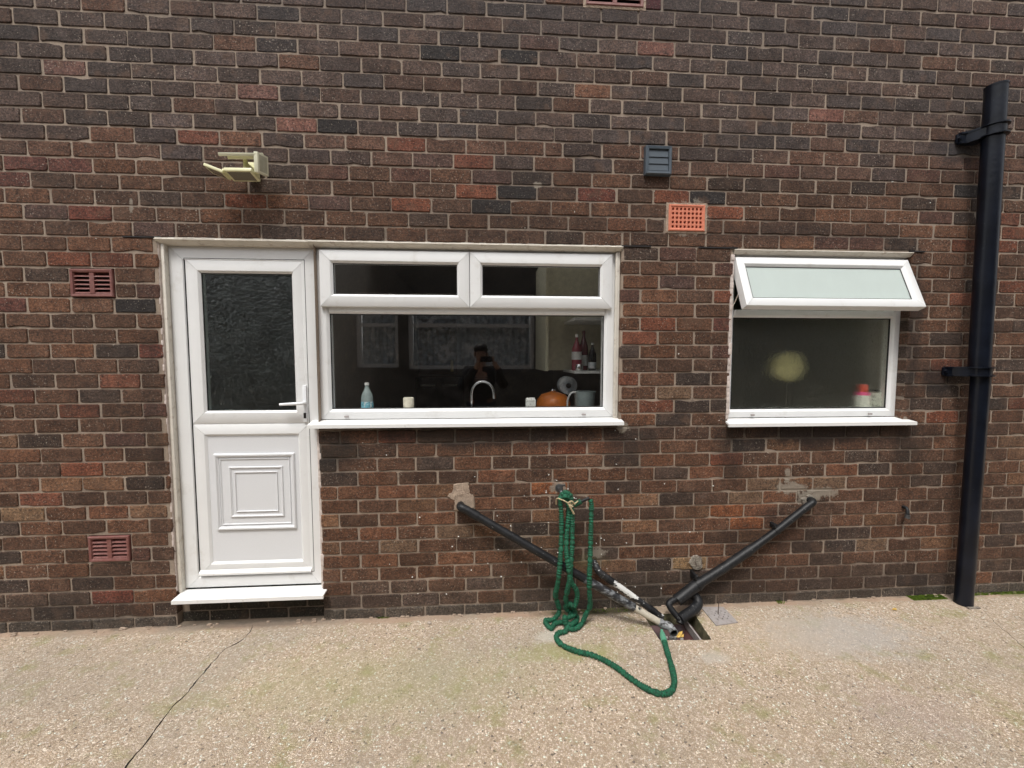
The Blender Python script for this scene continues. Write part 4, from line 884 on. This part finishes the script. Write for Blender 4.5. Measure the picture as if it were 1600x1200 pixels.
def collar(cx, cy, zc, rr_, h, lugx):
    mb = MB(); mb.tube([(cx, cy, zc-h), (cx, cy, zc+h)], rr_, 44)
    for s_ in (-1, 1):
        mb.tube([(cx, cy, zc+s_*h-.005), (cx, cy, zc+s_*h-.003), (cx, cy, zc+s_*h+.003), (cx, cy, zc+s_*h+.005)], [rr_+.003, rr_+.012, rr_+.012, rr_+.003], 44)
    for z0_, z1_, ex in ((zc-h*.8, zc+h*.8, 0), (zc+h-.005, zc+h+.005, .008), (zc-h-.005, zc-h+.005, .008)):
        pl = [(cx-.02, cy-rr_-ex), (cx-rr_*.75, cy-rr_*.75-ex), (lugx+.03, -.034-ex), (lugx, -.028-ex), (lugx, -.010), (cx, -.010)]; m_ = len(pl)
        mb.add([(x, y, z0_) for x, y in pl]+[(x, y, z1_) for x, y in pl], [(i, (i+1) % m_, m_+(i+1) % m_, m_+i) for i in range(m_)]+[tuple(range(m_))[::-1], tuple(m_+i for i in range(m_))])
    mb.cbox(lugx-.012, lugx+.03, -.022, -.008, zc-.026, zc+.026, .005); mb.cbox(cx, cx+.10, -.045, -.008, zc-.018, zc+.018, .005)
    mb.tube([(lugx, -.022, zc), (lugx, -.034, zc)], .010, 10)
    return mb.build('collar', 'black_metal', e, smooth=True, angle=45)
collar(5.334, -.105, 2.870, .0535, .028, 5.222); collar(5.356, -.105, 1.462, .0535, .024, 5.235)
mb = MB(); patch(mb, blobpoly(5.36, -.12, .075, .05, seed=31), 0, 0) if False else None
mb.cbox(5.32, 5.40, -.168, -.15, 0, .008, .003); mb.build('base_mortar', 'cement', e)
# little pipe stub on the wall
e = empty('pipe_stub', (5.018, -.01, .56), 'small black pipe stub sticking out of the wall left of the tall pipe', 'pipe stub')
mb = MB(); mb.tube([(5.02, .01, .595), (5.02, -.03, .595), (5.018, -.04, .585), (5.014, -.045, .555)], [.010, .010, .010, .011], 14); mb.build('stub', 'black_plastic', e, smooth=True)
mb = MB(); mb.tube([(5.014, -.045, .557), (5.0125, -.0455, .535)], .014, 14); mb.build('cap', 'brass', e, smooth=True)
# ------------------------------------------------------------------ waste pipes
e = empty('waste_pipe', (2.21, 0, .67), 'left black waste pipe sloping down from the pale cement patch to the drain', 'pipe', 'waste pipes running down to the drain')
A0 = Vector((2.222, -.052, .672)); A1 = Vector((3.384, -.224, .016)); D = A1-A0
mb = MB(); mb.tube(spline([(2.208, .01, .672), (2.206, -.030, .674), (2.214, -.050, .673), A0+D*.02, A0+D*.04], .006), .024, 20); mb.build('elbow', 'black_plastic', e, smooth=True)
mb = MB(); mb.tube([A0+D*.0, A0+D*.30, A0+D*.62], .0235, 24); mb.build('pipe', 'black_plastic', e, smooth=True)
mb = MB(); mb.tube([A0+D*.035, A0+D*.075], .027, 24); mb.build('coupling', 'black_plastic', e, smooth=True)
mb = MB(); mb.tube([A0+D*.60, A0+D*.84], .0238, 24); mb.build('worn_sleeve', 'scuffed', e, smooth=True)
mb = MB(); mb.tube([A0+D*.83, A0+D*.965], .0190, 24); mb.build('cream_pipe', 'old_white', e, smooth=True)
mb = MB(); cpts = [A0+D*.955, A0+D*.985, Vector((3.389, -0.232, 0.027)), Vector((3.399, -0.25, 0.016)), Vector((3.400, -0.272, 0.011))]
s = spline(cpts, .005); n = 28; mb.tube(s, [.0225]*len(s), n, cap=False); t_ = (s[-1]-s[-2]).normalized(); a = (Vector((0, 0, 1))-t_*t_.z).normalized(); b2 = t_.cross(a)
def circ(c, r_): return [c+(a*math.cos(2*math.pi*k/n)+b2*math.sin(2*math.pi*k/n))*r_ for k in range(n)]
m0 = s[-1]; qd = [(k, (k+1) % n, n+(k+1) % n, n+k) for k in range(n)]
mb.add(circ(m0-t_*.010, .0228)+circ(m0-t_*.010, .0245), qd); mb.add(circ(m0-t_*.010, .0245)+circ(m0, .0245), qd); mb.add(circ(m0, .0245)+circ(m0, .0190), qd)
mb.add(circ(m0, .0190)+circ(m0-t_*.020, .0185), qd, 1); mb.add(circ(m0-t_*.020, .0185), [tuple(range(n))], 1)
mb.build('outlet_elbow', ['grey_pvc', 'dark'], e, smooth=True)
e = empty('waste_pipe', (3.02, 0, .28), 'middle waste pipe with flaking white patches leaving the wall low down', 'pipe', 'waste pipes running down to the drain')
B0 = Vector((3.047, -0.062, 0.249)); B1 = Vector((3.365, -.125, .030)); D2 = B1-B0
mb = MB(); mb.tube(spline([(3.018, .01, .290), (3.016, -.035, .290), B0+Vector((-.012, .004, .010)), B0+D2*.12], .006), .021, 18); mb.build('elbow', 'flaking', e, smooth=True)
mb = MB(); mb.tube([B0+D2*.08, B1+D2*.10], .0185, 22); mb.build('pipe', 'flaking', e, smooth=True)
mb = MB(); ax_ = D2.normalized(); up_ = (Vector((-.35, -.55, .75))-ax_*ax_.dot(Vector((-.35, -.55, .75)))).normalized(); sd_ = ax_.cross(up_); NL, NA = 60, 9
vs = []
for i in range(NL+1):
    t_ = .24+.40*i/NL; wd_ = .95*min(1, (i+2)/12)*min(1, (NL-i+1)/18)*(1+.45*noise.noise(Vector((i*.35, 0, 3))))+.05; of_ = .25*noise.noise(Vector((i*.16, 9, 3)))
    for k in range(NA):
        a = (k/(NA-1)-.5)*2*wd_+of_; vs.append(B0+D2*t_+(up_*math.cos(a)+sd_*math.sin(a))*.0191)
mb.add(vs, [(i*NA+k, i*NA+k+1, (i+1)*NA+k+1, (i+1)*NA+k) for i in range(NL) for k in range(NA-1)]); mb.build('bare_patch', 'bare_white', e, smooth=True)
mb = MB(); mb.tube([B0+D2*.10, B0+D2*.2], .0215, 22); mb.build('coupling', 'black_plastic', e, smooth=True); mb = MB(); mb.tube([B0+D2*.86, B0+D2*.98], .0215, 22); mb.build('coupling', 'black_plastic', e, smooth=True)
e = empty('waste_pipe', (4.38, 0, .65), 'right black waste pipe sloping down left from the grey cement patch to the drain', 'pipe', 'waste pipes running down to the drain')
C0 = Vector((4.342, -0.05, 0.630)); C1 = Vector((4.090, -0.055, 0.444)); C2 = Vector((3.845, -0.062, 0.285)); C3 = Vector((3.621, -0.085, 0.169)); C4 = Vector((3.495, -0.11, 0.097))
mb = MB(); mb.tube(spline([(4.375, .01, .655), (4.385, -.03, .657), (4.372, -.050, .652), C0, C0+(C1-C0)*.1], .006), .021, 18); mb.build('elbow', 'black_plastic', e, smooth=True)
cs_ = spline([C0, C1, C2, C3], .012); mb = MB(); mb.tube(cs_, [(.0215+.0065*min(1, max(0, (i/len(cs_)-.42)/.12)))*(1+.05*noise.noise(Vector((i*.3, 0, 0)))) for i in range(len(cs_))], 22); mb.build('pipe', 'black_plastic', e, smooth=True)
mb = MB(); cs_ = spline([C2+(C3-C2)*.85, C3, C4], .010); mb.tube(cs_, [.033*(1+.05*noise.noise(Vector((i*.5, 4, 0)))) for i in range(len(cs_))], 22); mb.build('sleeve', 'black_plastic', e, smooth=True)
mb = MB(); s = spline([C3+(C4-C3)*.7, (3.459, -0.12, 0.101), (3.435, -0.13, 0.089), (3.444, -0.145, 0.066), (3.466, -0.165, 0.039), (3.482, -0.18, 0.025)], .006); mb.tube(s, .0175, 18)
s = spline([(3.595, -0.07, 0.109), (3.627, -0.085, 0.093), (3.623, -0.11, 0.068), (3.575, -0.14, 0.050), (3.516, -0.165, 0.037), (3.476, -0.185, 0.029)], .006); mb.tube(s, .0285, 20)
mb.tube([(3.503, -0.16, 0.042), (3.476, -0.185, 0.006)], .020, 18); mb.build('trap', 'black_plastic', e, smooth=True)
def clip(P_, ax, r_):
    mb = MB(); ax = Vector(ax).normalized(); mb.tube([P_-ax*.006, P_+ax*.006], r_, 20); mb.cbox(P_.x-.008, P_.x+.008, P_.y, -.004, P_.z+.01, P_.z+r_+.014, .003); mb.tube([P_+Vector((-.012, -.01, r_*.6)), P_+Vector((-.022, -.012, r_+.018))], .006, 8)
    return mb.build('clip', 'black_plastic', e, smooth=True)
clip(C0+(C1-C0)*.80, C1-C0, .0255); clip(C2+(C3-C2)*.95, C3-C2, .037)

# ------------------------------------------------------------------ outside tap and hose
e = empty('garden_tap', (2.80, 0, .76), 'old grey outside tap on the wall above the coiled green hose', 'tap')
mb = MB(); mb.tube([(2.795, .01, .765), (2.795, -.03, .765), (2.795, -.085, .765)], [.012, .012, .014], 16); mb.tube([(2.795, -.085, .765), (2.795, -.10, .755), (2.795, -.105, .715)], [.013, .013, .012], 14); mb.build('body', 'brass', e, smooth=True)
mb = MB(); mb.tube([(2.795, -.075, .77), (2.795, -.075, .80)], .008, 12); mb.cbox(2.770, 2.820, -.082, -.068, .796, .806, .004); mb.build('handle', 'brass', e, smooth=True); mb = MB(); mb.tube([(2.795, -.004, .765), (2.795, -.012, .765)], .024, 20); mb.build('back_plate', 'brass', e, smooth=True)
e = empty('garden_hose', (2.80, -.12, .0), 'dark green ribbed fabric hose hanging from the outside tap and trailing to the drain', 'hose')
def hose(mb, pts_, r_=.0135):
    s = spline(pts_, .0024); rr_ = []; L_ = 0
    for i, p_ in enumerate(s):
        if i: L_ += (p_-s[i-1]).length
        k = noise.noise(Vector((L_*18, 0, r_*100)))
        rr_.append(r_*(1+.20*(abs(math.sin(L_*math.pi/.0150+6*k))*2-1.2)+.16*k))
    mb.tube(s, rr_, 14)
hz = MB()
hose(hz, [(2.818, -0.1, 0.731), (2.793, -0.11, 0.750), (2.779, -0.125, 0.729), (2.786, -0.13, 0.664), (2.784, -0.15, 0.522), (2.770, -0.19, 0.393), (2.762, -0.195, 0.321), (2.758, -0.18, 0.257), (2.753, -0.15, 0.183), (2.768, -0.13, 0.124), (2.781, -0.12, 0.078), (2.774, -0.12, 0.047), (2.743, -0.124, 0.02), (2.706, -0.121, 0.016), (2.696, -0.136, 0.015), (2.712, -0.181, 0.014), (2.726, -0.187, 0.014), (2.753, -0.153, 0.016), (2.798, -0.153, 0.022), (2.835, -0.190, 0.03), (2.886, -0.13, 0.018), (2.877, -0.12, 0.043), (2.838, -0.12, 0.064), (2.817, -0.13, 0.098), (2.839, -0.15, 0.129), (2.859, -0.16, 0.116), (2.869, -0.165, 0.141), (2.875, -0.17, 0.190), (2.861, -0.18, 0.238), (2.837, -0.19, 0.275), (2.827, -0.2, 0.329), (2.831, -0.195, 0.393), (2.843, -0.17, 0.492), (2.848, -0.14, 0.610), (2.845, -0.13, 0.700), (2.842, -0.125, 0.750), (2.821, -0.12, 0.772), (2.800, -0.115, 0.767), (2.789, -0.115, 0.741)], .0128)
hose(hz, [(2.845, -0.115, 0.724), (2.818, -0.135, 0.754), (2.799, -0.14, 0.753), (2.812, -0.13, 0.730), (2.831, -0.13, 0.681), (2.817, -0.15, 0.558), (2.808, -0.18, 0.461), (2.814, -0.205, 0.381), (2.822, -0.205, 0.306), (2.816, -0.185, 0.239), (2.812, -0.155, 0.160), (2.830, -0.14, 0.120), (2.863, -0.13, 0.089), (2.868, -0.14, 0.056), (2.836, -0.15, 0.049), (2.812, -0.16, 0.041)], .0128)
# outer strand from the connector down to the pile
hose(hz, [(2.952, -0.135, 0.733), (2.959, -0.137, 0.714), (2.959, -0.14, 0.663), (2.953, -0.155, 0.519), (2.943, -0.185, 0.422), (2.935, -0.205, 0.321), (2.939, -0.195, 0.221), (2.949, -0.175, 0.145), (2.948, -0.165, 0.108), (2.929, -0.155, 0.060), (2.909, -0.160, 0.018), (2.870, -0.199, 0.016), (2.835, -0.206, 0.015), (2.810, -0.188, 0.026), (2.801, -0.175, 0.067), (2.811, -0.166, 0.03), (2.810, -0.204, 0.018), (2.792, -0.224, 0.014), (2.758, -0.232, 0.014), (2.738, -0.262, 0.014), (2.745, -0.302, 0.014), (2.775, -0.343, 0.014), (2.832, -0.380, 0.014), (2.896, -0.407, 0.014), (2.954, -0.450, 0.014), (3.002, -0.504, 0.014), (3.039, -0.563, 0.014), (3.080, -0.618, 0.014), (3.123, -0.654, 0.014), (3.162, -0.667, 0.014), (3.205, -0.652, 0.014), (3.242, -0.606, 0.014), (3.266, -0.538, 0.014), (3.285, -0.463, 0.014), (3.303, -0.387, 0.014), (3.317, -0.332, 0.016)], .0128)
hz.build('hose_tube', 'green_hose', e, smooth=True, angle=180)
mb = MB(); mb.tube([(3.313, -0.342, 0.016), (3.322, -0.305, 0.018), (3.331, -0.277, 0.016)], [.0155, .0165, .013], 16); mb.tube([(3.329, -0.282, 0.016), (3.343, -0.243, 0.01)], .008, 12); mb.build('connector', 'green_plastic', e, smooth=True)
mb = MB(); mb.tube([(2.861, -0.125, 0.701), (2.901, -0.13, 0.724)], .0155, 16); mb.build('connector', 'green_hose', e, smooth=True)
mb = MB(); mb.tube([(2.897, -0.13, 0.721), (2.948, -0.135, 0.744)], [.0095, .0085], 14); mb.tube([(2.826, -0.115, 0.694), (2.821, -0.125, 0.604), (2.808, -0.14, 0.517)], [.008, .008, .006], 10); mb.build('tail_pipe', 'black_plastic', e, smooth=True)
tw = MB(); tw.tube(spline([(2.758, -0.12, 0.705), (2.758, -0.14, 0.746), (2.784, -0.158, 0.745), (2.813, -0.16, 0.730), (2.835, -0.16, 0.718), (2.862, -0.155, 0.723), (2.880, -0.14, 0.729)], .004), .0036, 8)
tw.tube(spline([(2.835, -0.16, 0.726), (2.826, -0.168, 0.714), (2.838, -0.165, 0.691), (2.854, -0.16, 0.662)], .004), .005, 8); tw.tube(spline([(2.858, -0.158, 0.717), (2.837, -0.17, 0.740), (2.819, -0.165, 0.724), (2.845, -0.167, 0.706)], .004), .0045, 8)
tag(tw.build('string_tie', 'string', None, smooth=True), 'frayed beige string tied round the hanging hose', 'string')

# ------------------------------------------------------------------ extractor vent cover
e = empty('extractor_vent', (3.355, 0, 2.6), 'dark grey square louvred extractor vent cover high on the wall', 'vent cover')
x0, x1, z0, z1 = 3.277, 3.432, 2.600, 2.760
mb = MB(); ring(mb, x0, x1, z0, z1, [(0, -.007), (0, -.036), (.005, -.042), (.018, -.040), (.020, -.030), (.020, -.007)], 0, 0); mb.box(x0+.004, x1-.004, -.010, -.0075, z0+.004, z1-.004); mb.build('housing', 'grey_vent', e)
mb = MB(); nz = 3; hh_ = (z1-z0-.046)/nz
for k in range(nz):
    zc = z0+.022+k*hh_
    mb.add([(x0+.021, -.036, zc), (x1-.021, -.036, zc), (x1-.021, -.031, zc+hh_), (x0+.021, -.031, zc+hh_), (x0+.021, -.033, zc), (x1-.021, -.033, zc), (x1-.021, -.028, zc+hh_), (x0+.021, -.028, zc+hh_)], [(0, 1, 2, 3), (4, 7, 6, 5), (0, 4, 5, 1), (2, 6, 7, 3), (1, 5, 6, 2), (0, 3, 7, 4)])
mb.build('flap', 'grey_vent', e)
# ------------------------------------------------------------------ solar security light
e = empty('wall_light', (1.06, 0, 2.56), 'cream solar security light with three tilted lamp heads above the door', 'wall light')
def slab(name, c, ux, uz, w_, h_, t_, face=None, mat='cream_lamp', fm='lens'):
    # slab centred at c, width axis ux, height axis uz, thickness towards normal
    ux = Vector(ux).normalized(); uz = Vector(uz); uz = (uz-ux*uz.dot(ux)).normalized(); un = ux.cross(uz)
    mt = Matrix((( ux.x, un.x, uz.x, c[0]), (ux.y, un.y, uz.y, c[1]), (ux.z, un.z, uz.z, c[2]), (0, 0, 0, 1)))
    mb = MB(); mb.cbox(-w_/2, w_/2, -t_/2, t_/2, -h_/2, h_/2, .004, mat=mt); o = mb.build(name, mat, e, smooth=True)
    if face:
        s_ = face; mb = MB(); mb.cbox(-w_/2+.012, w_/2-.012, s_*(t_/2-.001)-.0015, s_*(t_/2-.001)+.0015, -h_/2+.010, h_/2-.010, .001, mat=mt); sub(mb, 'lens', fm, o)
    return o, mt
slab('solar_panel', (1.098, -.122, 2.597), (1, 0, .02), (0, -.86, -.42), .190, .078, .016, -1, 'cream_lamp_pale', 'solar')
slab('panel_back', (1.10, -.108, 2.592), (1, 0, .02), (0, -.86, -.42), .135, .055, .022, 0, 'cream_lamp_pale')
slab('lamp_head', (1.093, -.110, 2.500), (1, 0, .01), (0, -1, .22), .138, .088, .018, 1, 'cream_lamp', 'lens')
slab('lamp_head', (.966, -.104, 2.514), (.091, 0, -.034), (0, -1, .12), .100, .078, .015, 1, 'cream_lamp', 'lens')
slab('lamp_head', (1.190, -.110, 2.556), (.12, 1, .16), (.10, 0, 1), .086, .098, .022, 1, 'cream_lamp_pale', 'lens_pale')
mb = MB(); mb.cbox(1.045, 1.145, -.125, -.060, 2.511, 2.530, .006); mb.build('battery_box', 'cream_lamp', e, smooth=True)
mb = MB(); mb.cbox(1.07, 1.13, -.035, -.0085, 2.525, 2.60, .004); mb.tube([(1.10, -.03, 2.565), (1.10, -.085, 2.565), (1.10, -.095, 2.59)], .011, 14); mb.tube([(1.10, -.085, 2.568), (1.10, -.092, 2.52)], .013, 14)
mb.build('bracket', 'cream_lamp', e, smooth=True)
for p_, q_ in (((1.005, -.125, 2.512), (1.045, -.122, 2.512)), ((1.145, -.11, 2.512), (1.185, -.105, 2.520))): mb = MB(); mb.tube([p_, q_], .009, 12); mb.build('joint', 'cream_lamp', e, smooth=True)

# ------------------------------------------------------------------ what stands behind the camera: only seen as reflections
nb = empty('neighbour_house', (2, -4.2, 0), 'neighbouring brick house seen only as a dim reflection in the window glass', 'house')
NB = MB(); NY = -4.2; wins = [(1.10, 3.16, 1.37, 2.60), (.27, .94, 1.40, 2.60)]
xs = sorted({-4, 11} | {o[0] for o in wins} | {o[1] for o in wins}); zs = [-.1, 1.37, 1.40, 2.60, 3.7]
for a, b_ in zip(xs, xs[1:]):
    for c, d in zip(zs, zs[1:]):
        mx_, mz_ = (a+b_)/2, (c+d)/2
        if any(o[0] < mx_ < o[1] and o[2] < mz_ < o[3] for o in wins): continue
        NB.box(a, b_, NY-.2, NY, c, d)
NB.build('wall', 'far_brick', nb)
for (x0, x1, z0, z1) in wins:
    mb = MB(); ring(mb, x0, x1, z0, z1, prof(.06, NY-.04, -.06, .014, -.01))
    mb.cbox(x0+.06, x1-.06, NY-.10, NY-.05, 2.06, 2.12, .004); ow_ = mb.build('window', 'upvc', nb)
    cu = MB(); nn = int((x1-x0-.12)/.02); vs = []
    for i in range(nn+1):
        x = x0+.06+(x1-x0-.12)*i/nn; y = NY-.16+.018*math.sin(i*1.1)+.008*math.sin(i*.37)
        vs += [(x, y, z0+.06), (x, y, z1-.06)]
    cu.add(vs, [(2*i, 2*i+2, 2*i+3, 2*i+1) for i in range(nn)]); sub(cu, 'curtain', 'lace', ow_)
mb = MB(); mb.add([(-4, -4.0, 3.62), (11, -4.0, 3.62), (11, -7.5, 5.6), (-4, -7.5, 5.6), (-4, -4.0, 3.75), (11, -4.0, 3.75), (11, -7.5, 5.75), (-4, -7.5, 5.75)], [(0, 1, 2, 3), (4, 7, 6, 5), (0, 4, 5, 1), (2, 6, 7, 3), (1, 5, 6, 2), (0, 3, 7, 4)]); mb.build('roof', 'tile_roof', nb)

# photographer, seen as a faint reflection
pe = empty('person', (2.30, -2.72, 0), 'person in a dark striped top holding up a phone, reflected in the kitchen window', 'person')
def skin(name, nodes, edges, mat, parent, sub_=2):
    keys = list(nodes); me = bpy.data.meshes.new(name); me.from_pydata([nodes[k][0] for k in keys], [(keys.index(a), keys.index(b_)) for a, b_ in edges], []); me.materials.append(M[mat])
    o = bpy.data.objects.new(name, me); col.objects.link(o)
    md = o.modifiers.new('skin', 'SKIN'); md.use_smooth_shade = True
    for k, v in zip(keys, me.skin_vertices[0].data):
        r_ = nodes[k][1]; v.radius = r_ if isinstance(r_, tuple) else (r_, r_); v.use_root = (k == keys[0])
    sd = o.modifiers.new('sub', 'SUBSURF'); sd.levels = sub_; sd.render_levels = sub_
    if parent: o.parent = parent; o.matrix_parent_inverse = parent.matrix_basis.inverted()
    return o
bx, by = 2.295, -2.72
N = {'pelvis': ((bx, by, .95), (.15, .11)), 'waist': ((bx, by, 1.10), (.135, .10)), 'chest': ((bx, by, 1.30), (.165, .115)), 'neck0': ((bx, by, 1.435), (.07, .07)), 'neck': ((bx, by+.01, 1.50), .055), 'head': ((bx, by+.03, 1.60), (.078, .092)), 'crown': ((bx, by+.02, 1.675), (.060, .072)),
     'sl': ((bx-.18, by, 1.39), .06), 'el': ((bx-.25, by+.12, 1.17), .045), 'wl': ((bx-.05, by+.31, 1.44), .030), 'pl': ((bx-.012, by+.335, 1.505), (.022, .036)),
     'sr': ((bx+.18, by, 1.39), .06), 'er': ((bx+.30, by+.12, 1.18), .045), 'wr': ((bx+.20, by+.31, 1.44), .030), 'pr': ((bx+.150, by+.335, 1.505), (.022, .036)),
     'hl': ((bx-.09, by, .90), .095), 'kl': ((bx-.11, by+.02, .50), .06), 'al': ((bx-.12, by, .10), .042), 'tl': ((bx-.13, by+.14, .035), (.045, .03)),
     'hr': ((bx+.09, by, .90), .095), 'kr': ((bx+.11, by+.02, .50), .06), 'ar': ((bx+.12, by, .10), .042), 'tr': ((bx+.13, by+.14, .035), (.045, .03))}
E_ = [('pelvis', 'waist'), ('waist', 'chest'), ('chest', 'neck0'), ('neck0', 'neck'), ('neck', 'head'), ('head', 'crown'), ('chest', 'sl'), ('sl', 'el'), ('el', 'wl'), ('wl', 'pl'), ('chest', 'sr'), ('sr', 'er'), ('er', 'wr'), ('wr', 'pr'),
      ('pelvis', 'hl'), ('hl', 'kl'), ('kl', 'al'), ('al', 'tl'), ('pelvis', 'hr'), ('hr', 'kr'), ('kr', 'ar'), ('ar', 'tr')]
skin('body', N, E_, 'skin', pe)
def grow(ks, d, lims=()):
    out = {}
    for k in ks:
        p_, r_ = N[k]; out[k] = (p_, (r_[0]+d, r_[1]+d) if isinstance(r_, tuple) else r_+d)
    return out
T = grow(['waist', 'chest', 'neck0', 'sl', 'el', 'wl', 'sr', 'er', 'wr', 'pelvis'], .018); T['neck0'] = (N['neck0'][0], (.085, .08))
skin('top', T, [('waist', 'pelvis'), ('waist', 'chest'), ('chest', 'neck0'), ('chest', 'sl'), ('sl', 'el'), ('el', 'wl'), ('chest', 'sr'), ('sr', 'er'), ('er', 'wr')], 'shirt', pe)
T = grow(['pelvis', 'hl', 'kl', 'al', 'hr', 'kr', 'ar'], .016); skin('trousers', T, [('pelvis', 'hl'), ('hl', 'kl'), ('kl', 'al'), ('pelvis', 'hr'), ('hr', 'kr'), ('kr', 'ar')], 'jeans', pe)
for s_ in (-1, 1):
    skin('shoe', {'a': ((bx+s_*.12, by-.05, .055), (.05, .05)), 'b': ((bx+s_*.125, by+.08, .045), (.052, .042)), 'c': ((bx+s_*.13, by+.19, .035), (.042, .03))}, [('a', 'b'), ('b', 'c')], 'shoe', pe, 1)
def ell(mb, c, r_, seed=0, amp=0, mi=0, cut=None):
    bm = bmesh.new(); bmesh.ops.create_icosphere(bm, subdivisions=3, radius=1)
    mb.add([Vector(c)+Vector((v.co.x*r_[0], v.co.y*r_[1], v.co.z*r_[2]))*(1+amp*noise.noise(v.co*3+Vector((seed, 0, 0)))) for v in bm.verts], [tuple(v.index for v in f.verts) for f in bm.faces], mi); bm.free()
mb = MB(); ell(mb, (bx, by+.005, 1.665), (.088, .098, .075), 1, .12); ell(mb, (bx, by-.035, 1.61), (.082, .07, .085), 2, .1); mb.build('hair', 'hair', pe, smooth=True)
for nm_, c_, r_, mt_ in (('nose', (bx, by+.122, 1.585), (.013, .020, .022), 'skin'), ('ear', (bx-.083, by+.025, 1.595), (.010, .02, .03), 'skin'), ('ear', (bx+.083, by+.025, 1.595), (.010, .02, .03), 'skin'),
                        ('eye', (bx-.031, by+.108, 1.612), (.013, .008, .007), 'hair'), ('eye', (bx+.031, by+.108, 1.612), (.013, .008, .007), 'hair'), ('mouth', (bx, by+.110, 1.545), (.024, .008, .006), 'hair')):
    mb = MB(); ell(mb, c_, r_); mb.build(nm_, mt_, pe, smooth=True)
for k in range(3): mb = MB(); mb.cbox(bx-.075, bx+.085, by+.131, by+.136, 1.315-k*.028, 1.328-k*.028, .002); mb.build('chest_stripe', 'stripe', pe)
for s_, px_ in ((-1, 2.283), (1, 2.445)):
    for k in range(4):
        z = 1.560-k*.019; x = px_-s_*.0 
        skin('finger', {'a': ((px_, -2.388, z-.012), .0095), 'b': ((px_+s_*.010, -2.374, z), .0090), 'c': ((px_-s_*.004, -2.3665, z+.004), .0030 if False else .0065), 'd': ((px_-s_*(.016-.002*k), -2.3685, z+.002), .0048)}, [('a', 'b'), ('b', 'c'), ('c', 'd')], 'skin', pe, 1)
    skin('thumb', {'a': ((px_, -2.395, 1.492), .011), 'b': ((px_-s_*.012, -2.394, 1.512), .0095), 'c': ((px_-s_*.026, -2.390, 1.525), .008)}, [('a', 'b'), ('b', 'c')], 'skin', pe, 1)
e = empty('phone', (2.364, -2.378, 1.50), 'dark phone held up sideways by the photographer, reflected in the window', 'phone')
mb = MB(); mb.cbox(2.288, 2.440, -2.384, -2.374, 1.502, 1.572, .004); mb.build('case', 'black_app', e, smooth=True)
mb = MB()
for dx, dz in ((.0, .0), (.022, .012)): mb = MB(); mb.tube([(2.395+dx, -2.375, 1.545+dz), (2.395+dx, -2.371, 1.545+dz)], .009, 20); mb.build('lens', 'solar', e, smooth=True)
